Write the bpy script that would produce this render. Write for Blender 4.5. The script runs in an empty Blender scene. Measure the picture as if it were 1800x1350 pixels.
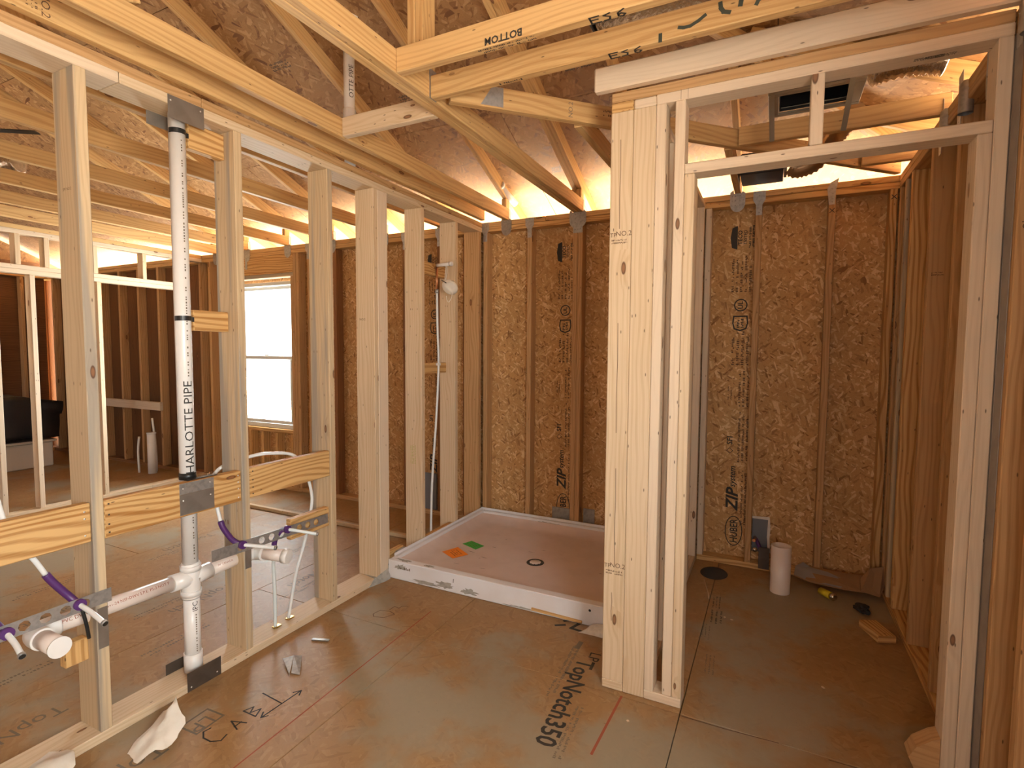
import bpy, bmesh, math, random
from mathutils import Vector, Matrix, noise as mnoise

rng = random.Random(11)
scene = bpy.context.scene
COL = scene.collection

# ------------------------------------------------------------------ camera
FPX = 932.4
YAW, PITCH, ROLL = [math.radians(a) for a in (26.216, -3.521, 0.365)]
fw = Vector((-math.sin(YAW) * math.cos(PITCH), math.cos(YAW) * math.cos(PITCH), math.sin(PITCH)))
rt = Vector((math.cos(YAW), math.sin(YAW), 0.0))
up = rt.cross(fw)
rt, up = math.cos(ROLL) * rt + math.sin(ROLL) * up, -math.sin(ROLL) * rt + math.cos(ROLL) * up
cam_data = bpy.data.cameras.new('camera')
cam_data.sensor_fit = 'HORIZONTAL'
cam_data.sensor_width = 36.0
cam_data.lens = 36.0 * FPX / 1800.0
cam_data.clip_start = 0.02
cam_data.clip_end = 300
cam = bpy.data.objects.new('camera', cam_data)
COL.objects.link(cam)
m = Matrix.Identity(4)
for i in range(3):
    m[i][0], m[i][1], m[i][2] = rt[i], up[i], -fw[i]
m[0][3], m[1][3], m[2][3] = 2.148, -3.802, 1.433
cam.matrix_world = m
scene.camera = cam

# ------------------------------------------------------------------ world, sun, exposure
scene.view_settings.view_transform = 'Standard'
scene.view_settings.look = 'None'
scene.view_settings.gamma = 1.0
scene.view_settings.use_curve_mapping = False
scene.view_settings.exposure = -0.22
scene.cycles.use_denoising = True
scene.cycles.max_bounces = 8
scene.cycles.diffuse_bounces = 4
scene.cycles.use_adaptive_sampling = True
scene.cycles.adaptive_threshold = 0.04
scene.cycles.sample_clamp_indirect = 8.0
scene.cycles.caustics_reflective = False
scene.cycles.caustics_refractive = False

world = bpy.data.worlds.new('overcast_sky')
scene.world = world
world.use_nodes = True
bg = world.node_tree.nodes['Background']
bg.inputs[0].default_value = (0.86, 0.93, 1.0, 1)
bg.inputs[1].default_value = 4.5

def lamp(name, kind, loc, energy, color=(1, 1, 1), rot=(0, 0, 0), **kw):
    d = bpy.data.lights.new(name, kind)
    d.energy = energy
    d.color = color
    for k, v in kw.items():
        setattr(d, k, v)
    o = bpy.data.objects.new(name, d)
    COL.objects.link(o)
    o.location = loc
    o.rotation_euler = rot
    return o

R = math.radians
lamp('sun', 'SUN', (0, 0, 20), 500.0, (1.0, 0.95, 0.87), (R(-9), 0, 0), angle=R(1.5))
# daylight entering at the window in the back wall, then three added fill lights
lamp('window_daylight', 'AREA', (-2.65, 0.30, 1.40), 165, (0.93, 0.97, 1.0), (R(-90), 0, 0), shape='RECTANGLE', size=0.95, size_y=1.5)
lamp('right_fill', 'AREA', (2.93, -3.80, 1.50), 122, (1.0, 0.975, 0.935), (R(90), 0, R(90)), shape='RECTANGLE', size=1.15, size_y=1.15)  # added fill from an unseen opening beside the camera
lamp('entry_fill', 'AREA', (2.15, -4.80, 1.40), 20, (1.0, 0.98, 0.95), (R(90), 0, 0), shape='RECTANGLE', size=0.75, size_y=0.75)  # added weak fill from behind the camera, for the closet and jamb
lamp('side_fill', 'AREA', (-4.9, -7.05, 1.45), 32, (0.96, 0.98, 1.0), (R(90), 0, 0), shape='RECTANGLE', size=1.8, size_y=1.5)  # added fill for the next room, through an unseen rear opening

# ------------------------------------------------------------------ helpers: objects
WM = {}

def put(o, mat, parent=None):
    COL.objects.link(o)
    WM[o] = mat.copy()
    if parent is not None:
        o.parent = parent
        o.matrix_basis = WM[parent].inverted() @ mat
    else:
        o.matrix_basis = mat
    return o

def T(x, y, z):
    return Matrix.Translation((x, y, z))

def tag(o, label=None, cat=None, group=None, kind=None):
    if label: o['label'] = label
    if cat: o['category'] = cat
    if group: o['group'] = group
    if kind: o['kind'] = kind
    return o

def empty(name, loc, label=None, cat=None, group=None, kind=None):
    o = bpy.data.objects.new(name, None)
    o.empty_display_size = 0.1
    put(o, T(*loc))
    return tag(o, label, cat, group, kind)

def mobj(name, me, mat, parent=None, M=None):
    o = bpy.data.objects.new(name, me)
    if mat is not None and len(me.materials) == 0:
        me.materials.append(mat)
    elif mat is not None and me.materials[0] != mat:
        o.material_slots[0].link = 'OBJECT'
        o.material_slots[0].material = mat
    return put(o, M or Matrix.Identity(4), parent)

BOXES = {}

def box_mesh(lx, ly, lz, c):
    key = (round(lx, 4), round(ly, 4), round(lz, 4), c)
    if key in BOXES:
        return BOXES[key]
    bm = bmesh.new()
    bmesh.ops.create_cube(bm, size=1.0)
    for v in bm.verts:
        v.co = Vector((v.co.x * lx, v.co.y * ly, v.co.z * lz))
    if c > 0:
        bmesh.ops.bevel(bm, geom=bm.edges[:], offset=min(c, 0.3 * min(lx, ly, lz)), segments=1, affect='EDGES', profile=0.5)
    uv = bm.loops.layers.uv.new('uv')
    d = (lx, ly, lz)
    L = d.index(max(d))
    for f in bm.faces:
        n = f.normal
        a = max(range(3), key=lambda i: abs(n[i]))
        for lp in f.loops:
            co = lp.vert.co
            if a == L:
                o1, o2 = [i for i in range(3) if i != L]
                lp[uv].uv = (co[o1] * 0.25 + 3.3, co[o2] + 0.7)
            else:
                o2 = [i for i in range(3) if i not in (a, L)][0]
                lp[uv].uv = (co[L], co[o2] + 0.31 * a + (0.13 if n[a] > 0 else 0))
    me = bpy.data.meshes.new('box')
    bm.to_mesh(me)
    bm.free()
    BOXES[key] = me
    return me

def board(name, a, b, mat, parent=None, c=0.003, rot=None):
    """axis-aligned piece of lumber between two corners (rot: extra rotation about its centre)"""
    a, b = Vector(a), Vector(b)
    ce = (a + b) / 2
    me = box_mesh(abs(b.x - a.x), abs(b.y - a.y), abs(b.z - a.z), c)
    M = Matrix.Translation(ce)
    if rot is not None:
        M = M @ rot
    o = bpy.data.objects.new(name, me)
    if len(me.materials) == 0:
        me.materials.append(None)
    o.material_slots[0].link = 'OBJECT'
    o.material_slots[0].material = mat
    return put(o, M, parent)

def beam(name, p, q, w, h, mat, parent=None, c=0.003, side=None):
    """piece of lumber whose axis runs p->q; h measured in the vertical plane, w across"""
    p, q = Vector(p), Vector(q)
    x = (q - p).normalized()
    y = Vector(side).normalized() if side else Vector((0, 0, 1)).cross(x).normalized()
    z = x.cross(y)
    me = box_mesh((q - p).length, w, h, c)
    M = Matrix.Identity(4)
    for i in range(3):
        M[i][0], M[i][1], M[i][2] = x[i], y[i], z[i]
        M[i][3] = (p[i] + q[i]) / 2
    o = bpy.data.objects.new(name, me)
    if len(me.materials) == 0:
        me.materials.append(None)
    o.material_slots[0].link = 'OBJECT'
    o.material_slots[0].material = mat
    return put(o, M, parent)

def mesh_from(verts, faces, smooth=False):
    me = bpy.data.meshes.new('m')
    me.from_pydata([tuple(v) for v in verts], [], faces)
    if smooth:
        for p in me.polygons:
            p.use_smooth = True
    me.update()
    return me

def flat_uv(me, s=1.0):
    uv = me.uv_layers.new(name='uv')
    for p in me.polygons:
        n = p.normal
        a = max(range(3), key=lambda i: abs(n[i]))
        o = [i for i in range(3) if i != a]
        for li in p.loop_indices:
            co = me.vertices[me.loops[li].vertex_index].co
            uv.data[li].uv = (co[o[0]] * s, co[o[1]] * s)

def smooth_path(pts, n=8):
    pts = [Vector(p) for p in pts]
    if len(pts) < 3:
        return pts
    out = []
    for i in range(len(pts) - 1):
        p0 = pts[max(i - 1, 0)]; p1 = pts[i]; p2 = pts[i + 1]; p3 = pts[min(i + 2, len(pts) - 1)]
        for k in range(n):
            t = k / n
            out.append(0.5 * ((2 * p1) + (p2 - p0) * t + (2 * p0 - 5 * p1 + 4 * p2 - p3) * t * t + (3 * p1 - p0 - 3 * p2 + p3) * t ** 3))
    out.append(pts[-1])
    return out

def tube_mesh(path, rad, seg=16, caps=True, hollow=0.0):
    path = [Vector(p) for p in path]
    rads = rad if isinstance(rad, (list, tuple)) else [rad] * len(path)
    verts, faces = [], []
    t0 = (path[1] - path[0]).normalized()
    ref = Vector((0, 0, 1)) if abs(t0.z) < 0.9 else Vector((1, 0, 0))
    nrm = t0.cross(ref).normalized()
    for i, p in enumerate(path):
        t = (path[min(i + 1, len(path) - 1)] - path[max(i - 1, 0)])
        t = t.normalized() if t.length > 1e-9 else t0
        nrm = (nrm - t * nrm.dot(t)).normalized()
        bn = t.cross(nrm)
        for k in range(seg):
            a = 2 * math.pi * k / seg
            verts.append(p + (nrm * math.cos(a) + bn * math.sin(a)) * rads[i])
    n = len(path)
    for i in range(n - 1):
        for k in range(seg):
            k2 = (k + 1) % seg
            faces.append((i * seg + k, i * seg + k2, (i + 1) * seg + k2, (i + 1) * seg + k))
    if caps:
        faces.append(tuple(range(seg - 1, -1, -1)))
        faces.append(tuple((n - 1) * seg + k for k in range(seg)))
    me = mesh_from(verts, faces)
    for p in me.polygons:
        p.use_smooth = len(p.vertices) == 4
    return me

def tube(name, path, rad, mat, parent=None, seg=16, caps=True, smooth=0):
    if smooth:
        path = smooth_path(path, smooth)
    c = Vector(path[0])
    me = tube_mesh([Vector(p) - c for p in path], rad, seg, caps)
    return mobj(name, me, mat, parent, Matrix.Translation(c))

def lathe_mesh(profile, seg=24, axis='Z'):
    verts, faces = [], []
    for r, z in profile:
        for k in range(seg):
            a = 2 * math.pi * k / seg
            verts.append((r * math.cos(a), r * math.sin(a), z))
    n = len(profile)
    for i in range(n - 1):
        for k in range(seg):
            k2 = (k + 1) % seg
            faces.append((i * seg + k, i * seg + k2, (i + 1) * seg + k2, (i + 1) * seg + k))
    me = mesh_from(verts, faces)
    for p in me.polygons:
        p.use_smooth = True
    return me

def prism_mesh(poly, th):
    """poly: 2D outline in XZ, extruded th along Y (towards +Y)"""
    n = len(poly)
    v = [(x, 0, z) for x, z in poly] + [(x, th, z) for x, z in poly]
    f = [tuple(range(n)), tuple(range(2 * n - 1, n - 1, -1))]
    for i in range(n):
        j = (i + 1) % n
        f.append((i, i + n, j + n, j))
    bm = bmesh.new()
    me = mesh_from(v, f)
    bm.from_mesh(me)
    bmesh.ops.recalc_face_normals(bm, faces=bm.faces[:])
    bm.to_mesh(me)
    bm.free()
    return me

# ------------------------------------------------------------------ helpers: print
TEXTS = {}

def text_mesh(body, size, shear=0.0, bold=0.0):
    key = (body, size, shear, bold)
    if key in TEXTS:
        return TEXTS[key]
    cu = bpy.data.curves.new('t', 'FONT')
    cu.body = body
    cu.size = size
    cu.align_x = 'CENTER'
    cu.align_y = 'CENTER'
    cu.resolution_u = 2
    cu.shear = shear
    cu.offset = bold
    o = bpy.data.objects.new('t', cu)
    COL.objects.link(o)
    dg = bpy.context.evaluated_depsgraph_get()
    me = bpy.data.meshes.new_from_object(o.evaluated_get(dg))
    bpy.data.objects.remove(o)
    TEXTS[key] = me
    return me

def fine_copy(src, limit=0.007):
    bm = bmesh.new(); bm.from_mesh(src)
    bmesh.ops.triangulate(bm, faces=bm.faces[:])
    for _ in range(3):
        es = [e for e in bm.edges if e.calc_length() > limit]
        if not es: break
        bmesh.ops.subdivide_edges(bm, edges=es, cuts=1)
        bmesh.ops.triangulate(bm, faces=bm.faces[:])
    me = bpy.data.meshes.new('t'); bm.to_mesh(me); bm.free()
    return me

def frame(org, xdir, ydir):
    x = Vector(xdir).normalized(); y = Vector(ydir).normalized(); z = x.cross(y)
    M = Matrix.Identity(4)
    for i in range(3):
        M[i][0], M[i][1], M[i][2], M[i][3] = x[i], y[i], z[i], org[i]
    return M

def text(body, size, org, xdir, ydir, mat, parent, shear=0.0, bold=0.0, name='lettering', sx=1.0):
    me = text_mesh(body, size, shear, bold)
    M = frame(org, xdir, ydir) @ Matrix.Diagonal((sx, 1, 1, 1))
    return tag(mobj(name, me, mat, parent, M), kind='stuff')

def print_rows(rows, w, h, org, xdir, ydir, mat, parent, seed=1, name='fine_print', gap=0.45):
    """rows of unreadable fine print: short dashes, a word apart"""
    r = random.Random(seed)
    v, f = [], []
    rh = h / rows
    for i in range(rows):
        y0 = h / 2 - (i + 1) * rh + rh * gap * 0.5
        y1 = y0 + rh * (1 - gap)
        x = -w / 2
        end = w / 2 * r.uniform(0.7, 1.0)
        while x < end:
            if r.random() < 0.16:
                x += rh * 0.5
                continue
            ww = rh * r.uniform(0.2, 0.34)
            yy = y0 + (y1 - y0) * r.choice((0, 0, .35))
            yt = y1 - (y1 - y0) * r.choice((0, 0, .4))
            k = len(v)
            v += [(x, yy, 0), (x + ww, yy, 0), (x + ww, yt, 0), (x, yt, 0)]
            f.append((k, k + 1, k + 2, k + 3))
            x += ww + rh * 0.15
    return tag(mobj(name, mesh_from(v, f), mat, parent, frame(org, xdir, ydir)), kind='stuff')

def strokes(lines, width, org, xdir, ydir, mat, parent, name='marker_writing', scale=1.0):
    v, f = [], []
    for ln in lines:
        ln = [Vector((x * scale, y * scale)) for x, y in ln]
        for i in range(len(ln) - 1):
            d = ln[i + 1] - ln[i]
            if d.length < 1e-6: continue
            n = Vector((-d.y, d.x)).normalized() * width / 2
            e = d.normalized() * width * 0.4
            k = len(v)
            z = 0.00002 * (k % 8)
            for q in (ln[i] - e - n, ln[i + 1] + e - n, ln[i + 1] + e + n, ln[i] - e + n):
                v.append((q.x, q.y, z))
            f.append((k, k + 1, k + 2, k + 3))
    return mobj(name, mesh_from(v, f), mat, parent, frame(org, xdir, ydir))

def ring_mesh(rx, ry, w, seg=28):
    v, f = [], []
    for k in range(seg):
        a = 2 * math.pi * k / seg
        v += [(rx * math.cos(a), ry * math.sin(a), 0), ((rx - w) * math.cos(a), (ry - w) * math.sin(a), 0)]
    for k in range(seg):
        j = (k + 1) % seg
        f.append((2 * k, 2 * j, 2 * j + 1, 2 * k + 1))
    return mesh_from(v, f)

def blob(poly, org, xdir, ydir, mat, parent, name):
    return mobj(name, mesh_from([(x, y, 0) for x, y in poly], [tuple(range(len(poly)))]), mat, parent, frame(org, xdir, ydir))

# ------------------------------------------------------------------ materials
class NT:
    def __init__(self, name):
        self.m = bpy.data.materials.new(name)
        self.m.use_nodes = True
        self.t = self.m.node_tree
        self.b = self.t.nodes['Principled BSDF']
    def n(self, typ, inp=None, **kw):
        nd = self.t.nodes.new('ShaderNode' + typ)
        for k, v in kw.items():
            setattr(nd, k, v)
        for k, v in (inp or {}).items():
            self.set(nd, k, v)
        return nd
    def set(self, nd, k, v):
        s = nd.inputs[k]
        if isinstance(v, bpy.types.NodeSocket):
            self.t.links.new(v, s)
        else:
            s.default_value = v
    def math(self, op, a, b=0.0, c=None, clamp=False):
        nd = self.n('Math', operation=op, use_clamp=clamp)
        self.set(nd, 0, a); self.set(nd, 1, b)
        if c is not None: self.set(nd, 2, c)
        return nd.outputs[0]
    def mix(self, fac, a, b, mode='MIX'):
        nd = self.n('MixRGB', blend_type=mode)
        self.set(nd, 0, fac); self.set(nd, 1, a); self.set(nd, 2, b)
        return nd.outputs[0]
    def ramp(self, fac, stops, interp='LINEAR'):
        nd = self.n('ValToRGB')
        cr = nd.color_ramp
        cr.interpolation = interp
        while len(cr.elements) < len(stops):
            cr.elements.new(0.5)
        for e, (p, c) in zip(cr.elements, stops):
            e.position = p
            e.color = c if len(c) == 4 else (*c, 1)
        self.set(nd, 0, fac)
        return nd.outputs[0]
    def step(self, v, lo, hi):
        nd = self.n('MapRange', clamp=True)
        nd.interpolation_type = 'SMOOTHSTEP'
        self.set(nd, 0, v); self.set(nd, 1, lo); self.set(nd, 2, hi)
        nd.inputs[3].default_value = 0; nd.inputs[4].default_value = 1
        return nd.outputs[0]
    def bump(self, h, strength, dist=0.002):
        nd = self.n('Bump', {'Height': h, 'Strength': strength, 'Distance': dist})
        self.t.links.new(nd.outputs[0], self.b.inputs['Normal'])
    def out(self, **kw):
        for k, v in kw.items():
            self.set(self.b, k.replace('_', ' '), v)
        return self.m

def c4(c):
    return (*c, 1) if len(c) == 3 else c

def wood(name, light, dark, ring=0.5, knots=0.82, rscale=15, stain=0.0, vary=0.16, rough=0.62):
    t = NT(name)
    uv = t.n('TexCoord').outputs['UV']
    oi = t.n('ObjectInfo').outputs['Random']
    s = t.n('SeparateXYZ', {0: uv})
    u = t.math('ADD', s.outputs[0], t.math('MULTIPLY', oi, 41.0))
    v = t.math('ADD', s.outputs[1], t.math('MULTIPLY', oi, 17.3))
    vec = lambda a, b: t.n('CombineXYZ', {0: t.math('MULTIPLY', u, a), 1: t.math('MULTIPLY', v, b)}).outputs[0]
    vor = t.n('TexVoronoi', {'Vector': vec(3.4, 9.5), 'Scale': 1.0}, voronoi_dimensions='2D')
    dist = vor.outputs['Distance']
    cs = t.n('SeparateColor', {0: vor.outputs['Color']})
    on = t.step(cs.outputs[0], knots, knots + 0.02)
    size = t.math('MULTIPLY_ADD', cs.outputs[1], 0.07, 0.035)
    rel = t.math('DIVIDE', dist, size)
    kn = t.math('MULTIPLY', t.step(rel, 1.05, 0.75), on)
    halo = t.math('MULTIPLY', t.step(rel, 4.0, 0.9), on)
    vv = t.math('ADD', v, t.math('MULTIPLY', halo, 0.02))
    wv = t.n('CombineXYZ', {0: t.math('MULTIPLY', u, 0.22), 1: vv}).outputs[0]
    wave = t.n('TexWave', {'Vector': wv, 'Scale': rscale, 'Distortion': 15.0, 'Detail': 1.0, 'Detail Scale': 0.55}, bands_direction='Y').outputs['Fac']
    patch = t.n('TexNoise', {'Vector': vec(0.9, 11.0), 'Scale': 1.0, 'Detail': 3.0}, noise_dimensions='2D').outputs['Fac']
    fine = t.n('TexNoise', {'Vector': vec(3.0, 190.0), 'Scale': 1.0, 'Detail': 3.0, 'Roughness': 0.65}, noise_dimensions='2D').outputs['Fac']
    g = t.math('MULTIPLY', t.step(wave, 0.30, 1.0), ring)
    g = t.math('ADD', g, t.math('MULTIPLY', t.math('SUBTRACT', patch, 0.45), 0.9))
    g = t.math('ADD', g, t.math('MULTIPLY', t.math('SUBTRACT', fine, 0.5), 0.9))
    g = t.math('ADD', g, t.math('MULTIPLY', halo, 0.30))
    g = t.math('ADD', g, t.math('MULTIPLY', t.math('SUBTRACT', oi, 0.5), vary * 2), clamp=True)
    col = t.mix(g, c4(light), c4(dark))
    if stain:
        sn = t.n('TexNoise', {'Vector': vec(0.55, 14.0), 'Scale': 1.0, 'Detail': 4.0}, noise_dimensions='2D').outputs['Fac']
        col = t.mix(t.math('MULTIPLY', t.step(sn, 0.48, 0.64), stain), col, (0.27, 0.25, 0.225, 1))
    kcol = t.mix(t.step(rel, 0.35, 0.85), (0.24, 0.10, 0.04, 1), (0.085, 0.03, 0.012, 1))
    col = t.mix(t.math('MULTIPLY', kn, 0.9), col, kcol)
    sp = t.n('TexVoronoi', {'Vector': vec(17.0, 60.0), 'Scale': 1.0}, voronoi_dimensions='2D')
    spk = t.math('MULTIPLY', t.step(sp.outputs['Distance'], 0.16, 0.06), t.step(t.n('SeparateColor', {0: sp.outputs['Color']}).outputs[0], 0.95, 0.955))
    col = t.mix(t.math('MULTIPLY', spk, 0.8), col, (0.07, 0.035, 0.018, 1))
    t.bump(fine, 0.2, 0.0010)
    return t.out(Base_Color=col, Roughness=rough, Specular_IOR_Level=0.3)

def osb(name, mid, dark, light, contrast=1.0, dust=0.0, rough=0.7, bump=0.35, scale=1.0, wet=None):
    t = NT(name)
    uv = t.n('TexCoord').outputs['UV']
    oi = t.n('ObjectInfo').outputs['Random']
    loc = t.n('CombineXYZ', {0: t.math('MULTIPLY', oi, 13.0), 1: t.math('MULTIPLY', oi, 7.0)}).outputs[0]
    warp = t.n('TexNoise', {'Vector': uv, 'Scale': 9.0, 'Detail': 2.0}, noise_dimensions='2D').outputs['Color']
    uvw = t.n('VectorMath', {0: uv, 1: t.n('VectorMath', {0: warp, 'Scale': 0.014}, operation='SCALE').outputs[0]}, operation='ADD').outputs[0]
    layers = []
    for ang, su, sv in ((12, 13, 62), (62, 16, 74), (-47, 15, 66)):
        mp = t.n('Mapping', {'Vector': uvw, 'Location': loc, 'Rotation': (0, 0, R(ang)), 'Scale': (1, 1, 1)})
        mp2 = t.n('Mapping', {'Vector': mp.outputs[0], 'Scale': (su * scale, sv * scale, 1)})
        vo = t.n('TexVoronoi', {'Vector': mp2.outputs[0], 'Scale': 1.0, 'Randomness': 1.0}, voronoi_dimensions='2D')
        layers.append(t.n('SeparateColor', {0: vo.outputs['Color']}))
    sel = t.n('TexNoise', {'Vector': uvw, 'Scale': 16.0 * scale, 'Detail': 1.0}, noise_dimensions='2D').outputs['Fac']
    a = t.mix(t.step(layers[0].outputs[1], 0.46, 0.50), layers[0].outputs[0], layers[1].outputs[0])
    b = t.mix(t.step(layers[2].outputs[1], 0.46, 0.50), layers[2].outputs[0], layers[1].outputs[2])
    val = t.mix(t.step(sel, 0.47, 0.53), a, b)
    fib = t.n('TexNoise', {'Vector': uv, 'Scale': 120.0, 'Detail': 3.0}, noise_dimensions='2D').outputs['Fac']
    lo = [m_ + (d_ - m_) * contrast for m_, d_ in zip(mid, dark)]
    hi = [m_ + (l_ - m_) * contrast for m_, l_ in zip(mid, light)]
    md = list(mid)
    col = t.ramp(val, [(0.0, lo), (0.10, [0.5 * (x + y) for x, y in zip(lo, md)]), (0.32, md), (0.72, md), (0.94, hi), (1.0, hi)])
    big = t.n('TexNoise', {'Vector': uv, 'Scale': 2.2, 'Detail': 3.0}, noise_dimensions='2D').outputs['Fac']
    col = t.mix(t.math('MULTIPLY', t.step(big, 0.45, 0.75), 0.35), col, c4([x * 0.72 for x in md]))
    col = t.mix(t.math('MULTIPLY', t.math('SUBTRACT', fib, 0.35), 0.5, clamp=True), col, c4(lo))
    if dust:
        pos = t.n('NewGeometry').outputs['Position']
        dn = t.n('TexNoise', {'Vector': pos, 'Scale': 1.25, 'Detail': 5.0, 'Roughness': 0.62}).outputs['Fac']
        dm = t.math('MULTIPLY', t.step(dn, 0.47, 0.60), dust)
        col = t.mix(dm, col, (0.31, 0.265, 0.19, 1))
        dn2 = t.n('TexNoise', {'Vector': pos, 'Scale': 7.0, 'Detail': 6.0, 'Roughness': 0.7}).outputs['Fac']
        col = t.mix(t.math('MULTIPLY', t.step(dn2, 0.60, 0.75), 0.30), col, (0.16, 0.095, 0.045, 1))
        sc = t.n('TexNoise', {'Vector': pos, 'Scale': 60.0, 'Detail': 2.0}).outputs['Fac']
        col = t.mix(t.math('MULTIPLY', t.step(sc, 0.70, 0.78), 0.35), col, (0.12, 0.085, 0.055, 1))
    t.bump(t.math('ADD', val, t.math('MULTIPLY', fib, 0.5)), bump, 0.0012)
    return t.out(Base_Color=col, Roughness=rough, Specular_IOR_Level=0.3)

def plain(name, col, rough=0.5, metal=0.0, noise=0.0, nscale=20.0, spec=0.5, dark=None, bump=0.0, **kw):
    t = NT(name)
    c = c4(col)
    if noise:
        pos = t.n('TexCoord').outputs['Object']
        f = t.n('TexNoise', {'Vector': pos, 'Scale': nscale, 'Detail': 4.0}).outputs['Fac']
        c = t.mix(t.math('MULTIPLY', t.step(f, 0.4, 0.7), noise), c, c4(dark or [x * 0.55 for x in col]))
        if bump:
            t.bump(f, bump, 0.004)
    return t.out(Base_Color=c, Roughness=rough, Metallic=metal, Specular_IOR_Level=spec, **kw)

W = {
 'spf':   wood('pale_spruce_lumber', (0.68, 0.53, 0.36), (0.52, 0.36, 0.20), ring=0.35),
 'spf2':  wood('cream_spruce_lumber', (0.72, 0.58, 0.43), (0.57, 0.43, 0.29), ring=0.28, knots=0.78),
 'gray':  wood('blue_stained_pine_lumber', (0.60, 0.46, 0.29), (0.45, 0.315, 0.18), ring=0.36, knots=0.88, stain=0.75),
 'syp':   wood('yellow_pine_lumber', (0.66, 0.41, 0.17), (0.36, 0.16, 0.04), ring=0.70, knots=0.86, rscale=13),
 'truss': wood('truss_lumber', (0.64, 0.41, 0.18), (0.42, 0.22, 0.075), ring=0.42, knots=0.84, rscale=13),
 'brown': wood('tan_wall_lumber', (0.54, 0.33, 0.155), (0.35, 0.185, 0.07), ring=0.5),
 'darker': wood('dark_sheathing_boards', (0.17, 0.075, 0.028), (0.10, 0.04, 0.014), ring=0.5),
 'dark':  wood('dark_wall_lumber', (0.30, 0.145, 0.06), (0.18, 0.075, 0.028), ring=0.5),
}
M_ZIP = osb('wall_sheathing_osb', (0.58, 0.335, 0.135), (0.27, 0.125, 0.045), (0.80, 0.56, 0.30), scale=1.3, contrast=1.0)
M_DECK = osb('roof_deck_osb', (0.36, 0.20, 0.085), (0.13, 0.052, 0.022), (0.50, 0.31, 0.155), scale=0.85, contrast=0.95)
M_FLOOR = osb('subfloor_osb', (0.34, 0.195, 0.085), (0.23, 0.12, 0.048), (0.41, 0.255, 0.125), contrast=0.55, dust=0.8, rough=0.5, bump=0.12)
M_OUTDECK = plain('weathered_soffit', (0.6, 0.5, 0.36), 0.8)
INK = plain('black_ink', (0.030, 0.026, 0.022), 0.7)
INKG = plain('faded_grey_ink', (0.17, 0.13, 0.09), 0.8)
INKR = plain('red_chalk', (0.33, 0.085, 0.04), 0.9)
INKB = plain('brown_pencil_ink', (0.12, 0.06, 0.03), 0.8)
SPRAY = plain('dark_spray_paint', (0.045, 0.05, 0.035), 0.6)
PVC = plain('white_pvc', (0.80, 0.78, 0.76), 0.28, noise=0.12, nscale=9, dark=(0.62, 0.57, 0.52))
PVCP = plain('cream_pvc', (0.78, 0.68, 0.62), 0.32, noise=0.10, nscale=9, dark=(0.6, 0.48, 0.42))
GALV = plain('galvanised_steel', (0.47, 0.47, 0.46), 0.42, 0.75, noise=0.5, nscale=55, dark=(0.26, 0.26, 0.26))
STEEL = plain('dull_steel_plate', (0.33, 0.30, 0.27), 0.42, 0.7, noise=0.35, nscale=14)
DSTEEL = plain('dark_steel_plate', (0.13, 0.105, 0.085), 0.5, 0.6, noise=0.4, nscale=16)
NAIL = plain('bright_nail_head', (0.75, 0.74, 0.72), 0.3, 0.8)
DNAIL = plain('dark_nail_hole', (0.04, 0.03, 0.025), 0.6)
PURPLE = plain('purple_plastic', (0.085, 0.025, 0.14), 0.4)
BLACK = plain('black_plastic', (0.015, 0.015, 0.015), 0.4)
PEX = plain('translucent_white_tubing', (0.78, 0.80, 0.80), 0.25, Subsurface_Weight=0.0)
PEXC = plain('cool_white_tubing', (0.72, 0.79, 0.80), 0.22)
PAN = plain('shower_pan_acrylic', (0.80, 0.80, 0.83), 0.32, noise=0.25, nscale=5, dark=(0.66, 0.55, 0.51))
PANFLOOR = plain('shower_pan_floor', (0.72, 0.60, 0.56), 0.38, noise=0.45, nscale=7, dark=(0.60, 0.48, 0.43))
CEMENT = plain('grey_thinset', (0.40, 0.38, 0.34), 0.9, noise=0.6, nscale=30, bump=0.4)
ORANGE = plain('orange_sticker', (0.95, 0.28, 0.02), 0.6)
GREEN = plain('green_sticker', (0.05, 0.42, 0.06), 0.6)
CARD = plain('brown_cardboard', (0.30, 0.16, 0.075), 0.8, noise=0.2, nscale=12)
CARDG = plain('grey_paper', (0.30, 0.27, 0.25), 0.8, noise=0.3, nscale=12)
PAPER = plain('white_paper', (0.78, 0.72, 0.63), 0.75, noise=0.35, nscale=14, dark=(0.5, 0.42, 0.32))
PLASTICBAG = plain('clear_plastic', (0.7, 0.66, 0.6), 0.2, noise=0.3, nscale=40)
def clear_glass():
    t = NT('window_glass')
    t.t.nodes.remove(t.b)
    a = t.n('BsdfTransparent', {0: (0.96, 0.98, 0.97, 1)})
    b = t.n('BsdfGlossy', {'Roughness': 0.02})
    mx = t.n('MixShader', {0: 0.05, 1: a.outputs[0], 2: b.outputs[0]})
    t.t.links.new(mx.outputs[0], t.t.nodes['Material Output'].inputs[0])
    return t.m
GLASS = clear_glass()
VINYL = plain('white_vinyl', (0.80, 0.81, 0.78), 0.4)
BOXG = plain('grey_painted_box', (0.16, 0.17, 0.19), 0.5)
TARP = plain('black_tarp', (0.014, 0.012, 0.013), 0.55, noise=0.5, nscale=6, dark=(0.006, 0.006, 0.006), bump=0.5)
TUB = plain('white_tub', (0.70, 0.66, 0.60), 0.35)
MASK = plain('white_mask_fabric', (0.80, 0.76, 0.68), 0.85, noise=0.2, nscale=60, dark=(0.62, 0.57, 0.5))
COPPER = plain('copper_pipe', (0.55, 0.25, 0.12), 0.35, 0.9)
BRASS = plain('brass_fitting', (0.55, 0.38, 0.12), 0.35, 0.9)
YELLOW = plain('yellow_can', (0.65, 0.5, 0.02), 0.4)
CHROME = plain('chrome', (0.7, 0.7, 0.7), 0.15, 1.0)
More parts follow.
